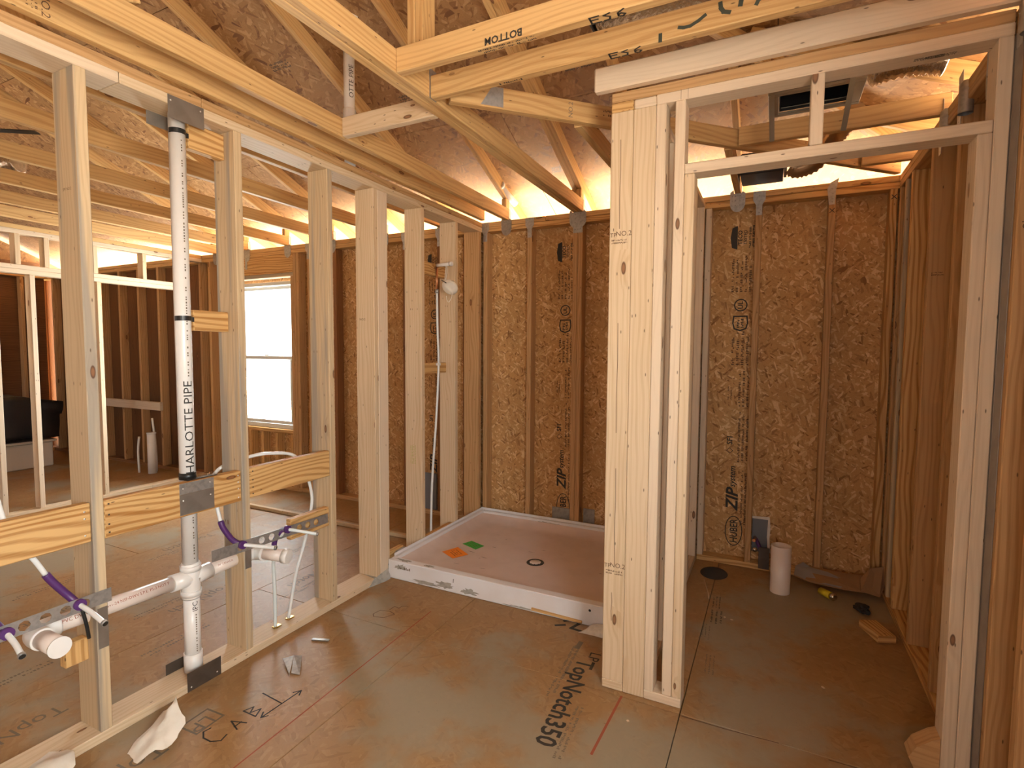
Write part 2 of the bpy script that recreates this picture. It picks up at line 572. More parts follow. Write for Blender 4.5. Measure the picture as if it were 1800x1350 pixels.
GROUND = plain('dry_ground', (0.66, 0.61, 0.53), 0.95, noise=0.4, nscale=0.6, dark=(0.52, 0.50, 0.40))
LOWBOUNCE = plain('low_bounce_ground', (0.10, 0.075, 0.05), 0.95, noise=0.4, nscale=0.6)  # darkened so less sunlight bounces in at the added openings
SIDING = plain('white_siding', (0.82, 0.83, 0.82), 0.7)
ROOFING = plain('pale_grey_roofing', (0.55, 0.56, 0.57), 0.8)
LEAF = plain('hedge_leaves', (0.16, 0.26, 0.07), 0.8, noise=0.6, nscale=6)
FRAMEGREY = plain('grey_brown_metal_frame', (0.26, 0.225, 0.175), 0.5, 0.4)
DUCTBLACK = plain('black_duct_liner', (0.012, 0.012, 0.013), 0.45)
FELT = plain('black_felt', (0.03, 0.03, 0.032), 0.9)

def foil():
    t = NT('crinkled_foil')
    pos = t.n('TexCoord').outputs['Object']
    f = t.n('TexNoise', {'Vector': pos, 'Scale': 55.0, 'Detail': 4.0}).outputs['Fac']
    t.bump(f, 0.8, 0.006)
    return t.out(Base_Color=(0.62, 0.58, 0.53, 1), Metallic=1.0, Roughness=0.22)
FOIL = foil()

# ------------------------------------------------------------------ the setting: ground and floor
H, ZT = 2.39, 2.466          # underside and top of the double top plate
XR = 2.77                    # room face of the right-hand wall
S = 'structure'

gme = mesh_from([(-60, 0.2, -0.45), (2.9, 0.2, -0.45), (2.9, 22, -2.2), (-60, 22, -2.2), (-60, 90, -2.2), (2.9, 90, -2.2)], [(0, 1, 2, 3), (3, 2, 5, 4)])
tag(mobj('ground', gme, GROUND), 'pale bare ground of the yard behind the house', 'ground', kind=S)
gm2 = mesh_from([(-60, -60, -0.45), (60, -60, -0.45), (60, 0.2, -0.45), (-60, 0.2, -0.45), (2.9, 0.2, -0.45), (60, 90, -2.2), (2.9, 90, -2.2)], [(0, 1, 2, 3), (4, 2, 5, 6)])
tag(mobj('ground', gm2, LOWBOUNCE), 'unseen ground beside the house, darkened to cut bounced light', 'ground', kind=S)

floor = empty('floor', (0, -3, -0.018), 'brown subfloor sheets of pressed wood across both rooms', 'floor', kind=S)
board('joist_layer', (-8, -7, -0.30), (2.86, 0.10, -0.0185), W['brown'], floor, c=0)
PANELS = []
k = 0
xe = 1.86 + 1.22
while xe > -7.5:
    x1, x0 = min(xe, 2.86), xe - 1.22
    off = -1.69 if x0 > -0.7 else (-0.47 if k % 2 else -1.69)
    ys = [0.10]
    y = off
    while y > 0.05: y -= 2.44
    while y > -7:
        ys.append(y); y -= 2.44
    ys.append(-7.0)
    for ya, yb in zip(ys, ys[1:]):
        if ya - yb < 0.05: continue
        o = board('subfloor_panel', (x0 + 0.0015, yb + 0.0015, -0.018), (x1 - 0.0015, ya - 0.0015, 0.0), M_FLOOR, floor, c=0.0012)
        PANELS.append((x0, x1, yb, ya, o))
    xe -= 1.22
    k += 1

def panel_at(x, y):
    for x0, x1, y0, y1, o in PANELS:
        if x0 <= x <= x1 and y0 <= y <= y1:
            return o
    return PANELS[0][4]

def ftext(body, size, x, y, xd, yd, mat=INK, **kw):
    return text(body, size, (x, y, 0.0006), (xd[0], xd[1], 0), (yd[0], yd[1], 0), mat, panel_at(x, y), **kw)

# sheet stamps on the floor: along +Y the letters run towards the camera
ftext('TopNotch350', 0.112, 1.425, -1.80, (0.05, -1), (1, 0.05), INK, sx=0.90, bold=0.0022)
blob([(-0.035, -0.012), (0.035, -0.012), (0.035, 0.012), (-0.035, 0.012)], (1.34, -1.40, 0.0006), (0, -1, 0), (1, 0, 0), INKG, panel_at(1.3, -1.45), 'stamp_bar')
ftext('LP', 0.075, 1.435, -1.465, (0.05, -1), (1, 0.05), INK)
print_rows(2, 0.42, 0.045, (1.345, -1.62, 0.0006), (0.05, -1, 0), (1, 0.05, 0), INKG, panel_at(1.3, -1.6), 5)
print_rows(2, 0.30, 0.04, (1.50, -1.98, 0.0006), (0.05, -1, 0), (1, 0.05, 0), INKG, panel_at(1.3, -1.8), 6)
ftext('Top', 0.105, 0.215, -2.79, (0.05, -1), (1, 0.05), INKG, sx=0.92)
ftext('LP', 0.085, 0.225, -2.575, (0.05, -1), (1, 0.05), INKG)
me = mesh_from([(-.06, -.05, 0), (.06, -.05, 0), (.06, .05, 0), (-.06, .05, 0), (-.052, -.042, 0), (.052, -.042, 0), (.052, .042, 0), (-.052, .042, 0)], [(0, 1, 5, 4), (1, 2, 6, 5), (2, 3, 7, 6), (3, 0, 4, 7)])
mobj('stamp_frame', me, INKG, panel_at(.2, -2.5), frame((0.215, -2.565, 0.0006), (0.05, -1, 0), (1, 0.05, 0)))
# WC floor stamps
for q, (sx_, sy_, w_) in enumerate([(1.90, -0.62, 0.05), (1.915, -0.80, 0.07), (1.88, -0.98, 0.05), (1.93, -1.28, 0.05)]):
    print_rows(3, 0.16, w_, (sx_, sy_, 0.0006), (0.05, -1, 0), (1, 0.05, 0), INK if q in (0, 1) else INKG, panel_at(sx_, sy_), 20 + q, gap=0.6)
for q in range(16):
    sx_, sy_ = -0.35 - 0.42 * (q % 4) - 0.1 * (q // 4 % 2), -2.95 + 0.52 * (q // 4) + 0.17 * (q % 3)
    if q % 3 == 0:
        ftext('TopNotch', 0.10, sx_, sy_, (0.05, -1), (1, 0.05), INKG, sx=0.9)
    else:
        print_rows(2, 0.34, 0.06, (sx_, sy_, 0.0006), (0.05, -1, 0), (1, 0.05, 0), INKG, panel_at(sx_, sy_), 30 + q, gap=0.55)
# marker writing and chalk
fp = panel_at(0.3, -2.4)
strokes([[(0.045, .095), (.02, .10), (0, .07), (0, .03), (.02, .0), (.05, .01)],
         [(.085, 0), (.105, .06), (.125, 0)], [(.09, .022), (.12, .022)],
         [(.165, .0), (.165, .07), (.20, .055), (.17, .037), (.205, .02), (.165, 0)]], 0.006, (0.375, -2.62, 0.0007), (0.0, 1, 0), (-1, 0, 0), INK, fp)
strokes([[(0, 0), (.19, 0)], [(.025, .02), (0, 0), (.02, -.014)], [(.165, .018), (.19, 0), (.165, -.018)], [(.095, 0), (.10, .125)]], 0.006, (0.40, -2.45, 0.0007), (0.04, 1, 0), (-1, 0.04, 0), INK, fp)
strokes([[(-1.3, -.035), (0.0, 0.0)], ], 0.006, (0.50, -1.45, 0.0005), (-0.0, 1, 0), (-1, 0, 0), INKR, fp, name='chalk_line')
strokes([[(0, 0), (-.36, .014)]], 0.010, (1.625, -1.69, 0.0005), (0, 1, 0), (-1, 0, 0), INKR, panel_at(1.6, -1.9), name='chalk_line')
strokes([[(0, .02), (.03, .05), (.05, .02), (.07, .04), (.10, .03)], [(-.09, 0), (-.05, .03), (0, .0), (.02, -.04), (-.04, -.06), (-.09, -.03), (-.09, 0)]], 0.004, (0.30, -1.55, 0.0006), (.7, .7, 0), (-.7, .7, 0), INKB, panel_at(.3, -1.5))
strokes([[(-.02, .06), (.02, .09), (.06, .06), (.03, .0), (.08, -.01)], [(-.05, 0), (-.01, .02)]], 0.018, (1.22, -1.27, 0.0007), (1, 0.1, 0), (-.1, 1, 0), INK, panel_at(1.25, -1.28))
strokes([[(0, 0), (.16, .0), (.34, .01)], [(.5, .0), (.9, .004)]], 0.004, (1.87, -1.70, 0.0006), (1, 0, 0), (0, 1, 0), INKB, panel_at(2.0, -1.72))

# ------------------------------------------------------------------ plumbing wall (left)
wl = empty('wall_left', (-0.07, -1.8, 0), 'open plumbing stud wall on the left with pipes running inside it', 'wall', kind=S)
board('bottom_plate', (-0.14, -4.6, 0), (0, -1.24, 0.038), W['spf'], wl)
board('bottom_plate', (-0.14, -1.238, 0), (0, -0.012, 0.038), W['brown'], wl)
board('top_plate', (-0.14, -4.6, H), (0, -2.66, H + 0.038), W['spf2'], wl)
board('top_plate', (-0.14, -2.658, H), (0, -0.002, H + 0.038), W['spf'], wl)
board('top_plate', (-0.14, -4.6, H + 0.038), (0, -2.35, ZT), W['brown'], wl)
board('top_plate', (-0.14, -2.348, H + 0.038), (0, 0.085, ZT), W['brown'], wl)
STL = {}
for y, mt in ((-4.4, 'spf'), (-4.0, 'spf'), (-3.6, 'spf'), (-3.2, 'spf'), (-2.801, 'gray'), (-2.208, 'gray'), (-1.671, 'gray'), (-1.309, 'spf'), (-0.834, 'spf'), (-0.409, 'spf'), (-0.056, 'brown')):
    STL[y] = board('stud', (-0.14, y, 0.038), (0, y + 0.038, H), W[mt], wl)
board('stud', (-0.038, -1.271, 0.038), (0.0, -1.182, H), W['spf2'], wl)
# horizontal vanity blocking and small blocks
board('blocking', (-0.043, -3.162, 0.748), (-0.005, -2.803, 0.888), W['syp'], wl)
SEG2 = board('blocking', (-0.043, -2.761, 0.745), (-0.005, -2.21, 0.885), W['syp'], wl)
board('blocking', (-0.043, -2.168, 0.748), (-0.005, -1.673, 0.888), W['syp'], wl)
board('blocking', (-0.100, -2.372, 1.512), (-0.062, -2.210, 1.600), W['syp'], wl)
board('blocking', (-0.100, -2.372, 2.268), (-0.062, -2.210, 2.376), W['syp'], wl)
board('blocking', (-0.052, -1.93, 0.470), (-0.016, -1.673, 0.575), W['syp'], wl)
board('blocking', (-0.10, -2.80 + 0.0, 0.30), (-0.062, -2.803 - 0.07, 0.385), W['syp'], wl)
board('blocking', (-0.12, -0.795, 1.975), (-0.082, -0.411, 2.065), W['syp'], wl)
board('blocking', (-0.12, -0.795, 1.27), (-0.082, -0.34, 1.345), W['syp'], wl)
board('backing_board', (0.006, -4.4, ZT + 0.008), (0.044, -0.04, ZT + 0.097), W['truss'], wl)

def nails(parent, pts, nrm, r=0.0035, mat=NAIL, name='nail_head'):
    n = Vector(nrm).normalized()
    for p in pts:
        key = ('nail', r)
        if key not in BOXES:
            BOXES[key] = lathe_mesh([(0.0001, 0.0014), (r * 0.7, 0.0012), (r, 0.0)], 8)
            BOXES[key].materials.append(mat)
        q = n.to_track_quat('Z', 'Y').to_matrix().to_4x4()
        mobj(name, BOXES[key], mat, parent, Matrix.Translation(p) @ q)

def plate(name, a, b, mat, parent, nl=(), nrm=(1, 0, 0)):
    o = board(name, a, b, mat, parent, c=0.0006)
    nails(o, nl, nrm)
    return o

plate('nail_plate', (0.0002, -2.49, 2.338), (0.0022, -2.343, 2.425), STEEL, wl, [(0.0023, -2.478, 2.405), (0.0023, -2.358, 2.408)])
plate('nail_plate', (-0.1422, -2.49, 2.338), (-0.1402, -2.343, 2.425), STEEL, wl)
plate('nail_plate', (0.0002, -2.486, 0.002), (0.0022, -2.336, 0.084), DSTEEL, wl, [(0.0023, -2.47, 0.018), (0.0023, -2.355, 0.022)])
plate('nail_plate', (-0.1422, -2.488, 0.002), (-0.1402, -2.338, 0.084), DSTEEL, wl)
plate('nail_plate', (-0.0048, -2.49, 0.752), (-0.0028, -2.342, 0.838), STEEL, wl, [(-0.0027, -2.475, 0.812), (-0.0027, -2.358, 0.812)])
plate('nail_plate', (-0.0048, -2.49, 0.8385), (-0.0034, -2.342, 0.884), GALV, wl, [(-0.0033, -2.475, 0.862), (-0.0033, -2.358, 0.866)])
nails(wl, [(-0.0048, -2.225, z) for z in (0.865, 0.835, 0.805, 0.765)], (1, 0, 0))
nails(wl, [(-0.0048, -2.822, z) for z in (0.86, 0.835, 0.775)], (1, 0, 0))
for yy in (-2.746, -2.15):
    for z in (0.87, 0.83, 0.795, 0.765):
        mobj('nail_hole', box_mesh(0.0006, 0.006, 0.006, 0), DNAIL, wl, T(-0.0046, yy, z))
board('stud_shoe', (0.0002, -2.205, 0.425), (0.0022, -2.172, 0.53), STEEL, wl, c=0.0005)
board('stud_shoe', (0.0002, -2.798, 0.35), (0.0022, -2.765, 0.50), STEEL, wl, c=0.0005)
text('SPF NO.2', 0.014, (-0.07, -2.8016, 1.985), (1, 0, 0), (0, 0, 1), INKB, STL[-2.801])
text('NO.2', 0.034, (0.0446, -2.89, ZT + 0.052), (0, 0, -1), (0, 1, 0), INKB, wl)
print_rows(3, 0.07, 0.035, (0.0446, -2.925, ZT + 0.052), (0, 0, -1), (0, 1, 0), INKB, wl, 44)
# grease-pencil and nail streaks on the fifth stud
print_rows(4, 0.14, 0.05, (-0.075, -0.8346, 0.72), (0, 0, 1), (-1, 0, 0), plain('lime_ink', (0.33, 0.36, 0.05), 0.8), STL[-0.834], 51, gap=0.6)
text('NO.2', 0.02, (-0.09, -1.3096, 1.62), (1, 0, 0), (0, 0, 1), INKB, STL[-1.309])

# ------------------------------------------------------------------ exterior back wall
wb = empty('wall_back', (0, 0.045, 0), 'exterior stud back wall sheathed in printed brown pressed-wood panels', 'wall', kind=S)
WX0, WX1, WZ0, WZ1 = -3.12, -2.19, 0.62, 2.13
edges = [2.033 + 0.826, 2.033, 0.814, -0.405, -1.624]
SHE = {}
for a, b in zip(edges, edges[1:]):
    SHE[b] = board('sheathing_panel', (b + 0.001, 0.0895, -0.02), (a - 0.001, 0.1005, 2.44), M_ZIP, wb, c=0)
for a, b, zz in ((-1.625, WX1, [(-0.02, 2.44)]), (WX1, -2.843, [(-0.02, WZ0), (WZ1, 2.44)]), (-2.845, WX0, [(-0.02, WZ0), (WZ1, 2.44)]), (WX0, -3.66, [(-0.02, 2.44)]), (-3.662, -4.06, [(-0.02, 2.44)]), (-4.062, -5.28, [(-0.02, 2.44)]), (-5.282, -6.5, [(-0.02, 2.44)]), (-6.502, -7.72, [(-0.02, 2.44)])):
    for z0, z1 in zz:
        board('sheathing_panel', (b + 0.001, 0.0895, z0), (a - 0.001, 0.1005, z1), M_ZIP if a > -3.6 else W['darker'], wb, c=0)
board('bottom_plate', (1.711, 0, 0), (2.765, 0.089, 0.038), W['syp'], wb)
board('bottom_plate', (0.002, 0, 0), (1.529, 0.089, 0.038), W['brown'], wb)
board('bottom_plate', (-3.5, 0, 0), (-0.142, 0.089, 0.038), W['brown'], wb)
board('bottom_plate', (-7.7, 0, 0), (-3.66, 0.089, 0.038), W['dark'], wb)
for a, b in ((-7.7, -3.66), (-3.658, -0.30), (-0.298, 1.35), (1.352, 2.859)):
    board('top_plate', (a, 0, H), (b - 0.002, 0.089, H + 0.037), W['syp' if a > -1 else 'truss'], wb)
for a, b in ((-7.7, -1.9), (-1.898, -0.145), (0.004, 0.55), (0.552, 2.859)):
    board('top_plate', (a, 0, H + 0.039), (b - 0.002, 0.089, ZT), W['truss'], wb)
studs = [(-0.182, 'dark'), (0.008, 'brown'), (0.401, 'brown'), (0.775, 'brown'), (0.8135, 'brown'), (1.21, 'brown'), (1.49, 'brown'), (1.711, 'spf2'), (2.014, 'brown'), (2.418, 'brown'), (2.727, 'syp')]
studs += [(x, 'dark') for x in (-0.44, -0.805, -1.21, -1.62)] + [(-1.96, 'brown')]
studs += [(x, 'brown') for x in (-3.62, -4.0, -4.4, -4.8, -5.2, -5.6, -6.0, -6.4, -6.8, -7.2)]
BST = {}
for x, mt in studs:
    BST[x] = board('stud', (x, 0, 0.038), (x + 0.038, 0.089, H), W[mt], wb)
board('stud', (-0.34, -0.004, 0.038), (-0.254, 0.034, H), W['brown'], wb) if False else None
# window framing
for x in (-2.152, -2.112):
    board('king_stud', (x, 0, 0.038), (x + 0.037, 0.089, H), W['brown'], wb)
board('jack_stud', (-2.19, 0, 0.038), (-2.154, 0.089, 2.165), W['brown'], wb)
board('jack_stud', (-3.157, 0, 0.038), (-3.12, 0.089, 2.165), W['brown'], wb)
board('king_stud', (-3.195, 0, 0.038), (-3.158, 0.089, H), W['brown'], wb)
board('king_stud', (-3.46, 0, 0.038), (-3.42, 0.089, H), W['brown'], wb)
board('header', (-3.157, 0.002, 2.205), (-2.154, 0.087, H - 0.001), W['syp'], wb)
board('header_shim', (-3.157, 0.004, 2.166), (-2.154, 0.087, 2.204), W['gray'], wb)
board('rough_sill', (-3.119, 0, 0.582), (-2.191, 0.089, 0.62), W['syp'], wb)
for x in (-3.11, -2.85, -2.66, -2.45, -2.23):
    board('cripple_stud', (x, 0, 0.038), (x + 0.036, 0.089, 0.581), W['syp'], wb)

def zip_print(xr, parent, big=True):
    """vertical stamp column printed just left of a sheet edge (letters read upwards)"""
    Y = 0.0889
    ux, uy = (0, 0, 1), (-1, 0, 0)
    P = lambda x, z: (xr + x, Y, z)
    mobj('stamp_ring', ring_mesh(0.105, 0.056, 0.006), INK, parent, frame(P(-0.085, 0.21), ux, uy))
    text('HUBER', 0.068, P(-0.082, 0.21), ux, uy, INK, parent, bold=0.001, sx=0.78)
    text('ZIP', 0.105, P(-0.098, 0.425), ux, uy, INK, parent, shear=0.25, bold=0.003)
    text('system', 0.058, P(-0.103, 0.585), ux, uy, INK, parent, shear=0.2, bold=0.001, sx=0.9)
    print_rows(2, 0.40, 0.045, P(-0.03, 0.46), ux, uy, INKB, parent, 61)
    text('SFI', 0.05, P(-0.125, 0.835), ux, uy, INK, parent, bold=0.001)
    mobj('stamp_ring', ring_mesh(0.022, 0.022, 0.005, 4), INK, parent, frame(P(-0.125, 0.765), ux, uy))
    print_rows(3, 0.34, 0.075, P(-0.045, 0.86), ux, uy, INKB, parent, 62)
    print_rows(3, 0.26, 0.075, P(-0.05, 1.20), ux, uy, INKB, parent, 63)
    print_rows(2, 0.10, 0.035, P(-0.135, 1.16), ux, uy, INKB, parent, 64)
    print_rows(4, 0.22, 0.12, P(-0.08, 1.46), ux, uy, INKB, parent, 65)
    sh = [(-0.055, 0), (-0.04, 0.04), (0, 0.05), (0.05, 0.045), (0.05, -0.045), (0, -0.05), (-0.04, -0.04)]
    vi = sh + [(x * 0.82, y * 0.82) for x, y in sh]
    n = len(sh)
    mobj('stamp_shield', mesh_from([(x, y, 0) for x, y in vi], [(i, (i + 1) % n, n + (i + 1) % n, n + i) for i in range(n)]), INK, parent, frame(P(-0.085, 1.632), ux, uy))
    print_rows(2, 0.06, 0.05, P(-0.085, 1.632), ux, uy, INK, parent, 66, gap=0.3)
    mobj('stamp_ring', ring_mesh(0.042, 0.042, 0.008), INK, parent, frame(P(-0.085, 1.752), ux, uy))
    text('UL', 0.042, P(-0.085, 1.752), ux, uy, INK, parent, bold=0.001)
    print_rows(5, 0.25, 0.135, P(-0.085, 1.965), ux, uy, INKB, parent, 67)
    blob([(-0.078, -0.018), (0.078, -0.018), (0.065, 0.016), (0, 0.026), (-0.065, 0.016)], P(-0.135, 2.20), ux, uy, INK, parent, 'stamp_block')
    text('TECO', 0.036, P(-0.100, 2.20), ux, uy, INK, parent, bold=0.001)
    text('TESTED', 0.028, P(-0.068, 2.20), ux, uy, INK, parent, bold=0.0005)
    print_rows(2, 0.14, 0.04, P(-0.03, 2.20), ux, uy, INK, parent, 68, gap=0.35)

zip_print(2.033 - 0.01, SHE[0.814])
zip_print(0.814 - 0.04, SHE[-0.405])
zip_print(-0.405 - 0.035, SHE[-1.624])
# cement daubs at the foot of the shower-side back wall
for q, (x0, x1, z1) in enumerate(((0.60, 0.77, 0.20), (0.86, 0.95, 0.22), (1.15, 1.30, 0.17))):
    board('thinset_daub', (x0, 0.080, 0.06), (x1, 0.0888, z1), CEMENT, wb, c=0.002)
for x in (2.418, 2.727):
    strokes([[(-.012, -.012), (.012, .012)], [(-.012, .012), (.012, -.012)]], 0.004, (x + 0.019, -0.0006, 2.30 if x < 2.5 else 2.345), (1, 0, 0), (0, 0, 1), INK, BST[x])

# ------------------------------------------------------------------ exterior right wall
wr = empty('wall_right', (XR + 0.045, -2, 0), 'exterior stud wall along the right side of the toilet closet', 'wall', kind=S)
board('bottom_plate', (XR, -7, 0), (XR + 0.089, -0.002, 0.038), W['syp'], wr)
board('top_plate', (XR, -7, H), (XR + 0.089, -0.002, H + 0.037), W['brown'], wr)
board('top_plate', (XR, -7, H + 0.039), (XR + 0.089, -0.002, ZT), W['truss'], wr)
ys = [-0.02 + 0.0, -0.341, -0.74, -1.142, -1.55, -1.745, -1.96, -2.37, -2.78, -3.16, -4.442, -4.8, -5.2, -5.6, -6.0, -6.4, -6.8]
RST = {}
for i, y in enumerate(ys):
    RST[y] = board('stud', (XR, y - (0.02 if i == 0 else 0), 0.038), (XR + 0.089, y + (0.018 if i == 0 else 0.038), H), W['brown' if i != 1 else 'syp'], wr)
board('stud', (XR + 0.0, -0.19, 0.038), (XR + 0.089, -0.152, H), W['gray'], wr)
RY0, RY1, RZ0, RZ1 = -4.40, -3.165, 0.90, 2.10  # unseen opening added for the right-hand fill light
for y1, y0, z0, z1 in ((0.10, -1.118, -.02, 2.44), (-1.12, -2.338, -.02, 2.44), (-2.34, RY1, -.02, 2.44), (RY1, RY0, -.02, RZ0), (RY1, RY0, RZ1, 2.44), (RY0, -5.6, -.02, 2.44), (-5.602, -7.0, -.02, 2.44)):
    board('sheathing_panel', (XR + 0.0895, y0, z0), (XR + 0.1005, y1, z1), M_ZIP, wr, c=0)
board('header', (XR, RY0, RZ1 + .002), (XR + .089, RY1, H - .001), W['syp'], wr)
board('rough_sill', (XR, RY0, RZ0 - .038), (XR + .089, RY1, RZ0 - .001), W['syp'], wr)
for y in (-4.2, -3.8, -3.4):
    board('cripple_stud', (XR, y, .039), (XR + .089, y + .038, RZ0 - .039), W['brown'], wr)
w2 = empty('added_window', (XR + .05, -3.78, RZ0), 'unseen window added in the right wall to let in fill light', 'window', kind=S)  # frame and pane of the added opening, out of view
for a, b in (((XR + .03, RY0 + .002, RZ0 + .002), (XR + .08, RY0 + .045, RZ1 - .002)), ((XR + .03, RY1 - .045, RZ0 + .002), (XR + .08, RY1 - .002, RZ1 - .002)), ((XR + .03, RY0 + .046, RZ1 - .045), (XR + .08, RY1 - .046, RZ1 - .002)), ((XR + .03, RY0 + .046, RZ0 + .002), (XR + .08, RY1 - .046, RZ0 + .045))):
    board('window_frame', a, b, VINYL, w2)
board('pane', (XR + .055, RY0 + .046, RZ0 + .046), (XR + .058, RY1 - .046, RZ1 - .046), GLASS, w2, c=0)
text('NO.2', 0.03, (XR + 0.045, -1.7456, 1.81), (-1, 0, 0), (0, 0, -1), INKB, RST[-1.745])
print_rows(2, 0.05, 0.02, (XR + 0.045, -1.7456, 1.835), (-1, 0, 0), (0, 0, -1), INKB, RST[-1.745], 71)
print_rows(2, 0.05, 0.02, (XR + 0.04, -0.7406, 1.80), (1, 0, 0), (0, 0, 1), INKB, RST[-0.74], 72)

# ------------------------------------------------------------------ partition between shower and toilet closet (two stud walls back to back)
wc = empty('wall_center', (1.62, -0.8, 0), 'pale double stud partition between shower and toilet closet', 'wall', kind=S)
YF = -1.659
ENDA = board('end_stud', (1.531, YF, 0.038), (1.6195, YF + 0.038, H), W['spf'], wc)
board('bottom_plate', (1.531, YF, 0), (1.6195, -0.002, 0.038), W['spf'], wc)
board('top_plate', (1.531, YF + 0.001, H), (1.6195, -0.002, H + 0.038), W['syp'], wc)
ENDB = board('end_post', (1.6205, YF, 0.0), (1.708, YF + 0.038, H), W['spf'], wc)
board('bottom_plate', (1.6205, YF + 0.040, 0), (1.708, -0.002, 0.038), W['spf'], wc)
board('top_plate', (1.6205, YF, H), (1.708, -0.002, H + 0.038), W['spf2'], wc, c=0.006)
for y in (-1.25, -0.84, -0.44, -0.055):
    board('stud', (1.531, y, 0.038), (1.6195, y + 0.038, H), W['spf'], wc)
    board('stud', (1.6205, y, 0.038), (1.708, y + 0.038, H), W['spf2'], wc)
for zz in (1.905, 0.535):
    text('TP', 0.024, (1.547, YF - 0.0006, zz), (1, 0, 0), (0, 0, 1), INKB, ENDA)
    text('NO.2', 0.028, (1.590, YF - 0.0006, zz + 0.004), (1, 0, 0), (0, 0, 1), INKB, ENDA)
    print_rows(2, 0.07, 0.022, (1.576, YF - 0.0006, zz - 0.026), (1, 0, 0), (0, 0, 1), INKB, ENDA, int(zz * 100))
# splits (drying checks) in the front stud
for z0, z1, dx in ((1.93, 2.28, 0.0), (1.10, 1.55, 0.002), (0.55, 0.95, 0.004), (0.30, 0.42, -0.004)):
    strokes([[(dx, z0), (dx - 0.002, (z0 * 2 + z1) / 3), (dx + 0.001, (z0 + 2 * z1) / 3), (dx - 0.001, z1)]], 0.0022, (1.572, YF - 0.0005, 0), (1, 0, 0), (0, 0, 1), INKB, ENDA, name='drying_check')

# ------------------------------------------------------------------ closet front wall with the door opening
wf = empty('wall_front', (2.2, YF + 0.045, 0), 'toilet closet front wall framing around the doorway', 'wall', kind=S)
YB = YF + 0.089
board('top_plate', (1.709, YF, H), (2.766, YB, H + 0.038), W['spf2'], wf)
board('top_plate', (1.531, YF, H + 0.0385), (2.766, YB, ZT), W['brown'], wf)
board('bottom_plate', (1.709, YF, 0), (1.857, YB, 0.038), W['spf2'], wf)
board('stud', (1.709, YF, 0.038), (1.747, YB, H), W['spf2'], wf)
board('king_stud', (1.781, YF, 0.038), (1.8185, YB, H), W['spf2'], wf)
board('jack_stud', (1.8195, YF, 0.038), (1.857, YB, 2.112), W['spf'], wf)
board('door_header', (1.8195, YF, 2.113), (2.727, YB, 2.151), W['spf2'], wf)
board('cripple_stud', (2.234, YF, 2.152), (2.274, YB, H), W['spf2'], wf)
board('jack_stud', (2.690, YF, 0.0), (2.7275, YB, 2.112), W['spf2'], wf)
board('king_stud', (2.7285, YF, 0.0), (2.766, YB, H), W['spf2'], wf)
for q in range(2):
    print_rows(3, 0.085, 0.02, (2.60 - 0.03 * q, YF + 0.045, H - 0.0006), (1, 0, 0), (0, -1, 0), INK, wf, 81 + q, gap=0.2)
strokes([[(0, 0), (0, .036)], [(.026, 0), (.026, .036)]], 0.0012, (1.80, YF - 0.0006, H + 0.001), (1, 0, 0), (0, 0, 1), INKB, wf, name='pencil_line')
st_ = prism_mesh([(2.605, .06), (2.625, .015), (2.66, .0), (2.689, .0), (2.689, .15), (2.67, .14), (2.625, .10)], 0.07)
flat_uv(st_)
mobj('plate_stub', st_, W['brown'], wf, T(0, YF + .01, 0.001))
# the thin edge strip at the jamb
board('edge_strip', (2.7665, YF - 0.006, 0.0), (2.7695, YB, H), STEEL, wf, c=0)

# ------------------------------------------------------------------ door-framed partition across the next room, and the walls that close the house
wp = empty('wall_far', (-3.55, -1.5, 0), 'partition with doorways across the next room seen through the studs', 'wall', kind=S)
board('bottom_plate', (-3.64, -2.35, 0), (-3.55, -0.60, 0.038), W['spf'], wp)
board('bottom_plate', (-3.64, -0.598, 0), (-3.55, -0.002, 0.038), W['spf'], wp)
board('top_plate', (-3.64, -7.0, H), (-3.55, -0.002, H + 0.038), W['spf2'], wp)
board('top_plate', (-3.64, -7.0, H + 0.0385), (-3.55, -0.002, ZT), W['truss'], wp)
board('door_header', (-3.64, -2.4, 2.06), (-3.55, -0.275, 2.097), W['spf2'], wp)
board('door_header', (-3.64, -2.4, 2.098), (-3.55, -0.275, 2.135), W['spf2'], wp)
for y in (-1.62, -1.42, -1.05, -0.62):
    board('cripple_stud', (-3.64, y, 2.136), (-3.55, y + 0.038, H), W['spf'], wp)
for y in (-1.78, -1.53, -1.03, -0.272, -0.234):
    z1 = 2.059 if y < -0.25 else H
    board('stud', (-3.64, y, 0.038), (-3.55, y + 0.037, z1), W['spf' if y > -1.2 else 'spf2'], wp)
for y in (-6.6, -6.1, -5.6, -5.1, -4.6, -4.1, -3.6, -3.1, -2.6):
    board('stud', (-3.64, y, 0.038), (-3.55, y + 0.037, H), W['spf'], wp)

wx = empty('wall_far_left', (-6.9, -3, 0), 'dark stud wall at the far end of the next rooms', 'wall', kind=S)
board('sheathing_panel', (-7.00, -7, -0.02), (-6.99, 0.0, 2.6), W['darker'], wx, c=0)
for y in [-0.3 - 0.41 * i for i in range(16)]:
    board('stud', (-6.989, y, 0.038), (-6.90, y + 0.038, H), W['brown'], wx)
board('top_plate', (-6.989, -7, H), (-6.90, -0.002, ZT), W['truss'], wx)
board('bottom_plate', (-6.989, -7, 0), (-6.90, -0.002, 0.038), W['brown'], wx)
tag(board('loose_stud', (-4.95, -0.62, 0.001), (-4.86, -0.582, H), W['spf'], None), 'pale upright stud standing in the small room beyond the partition', 'stud')

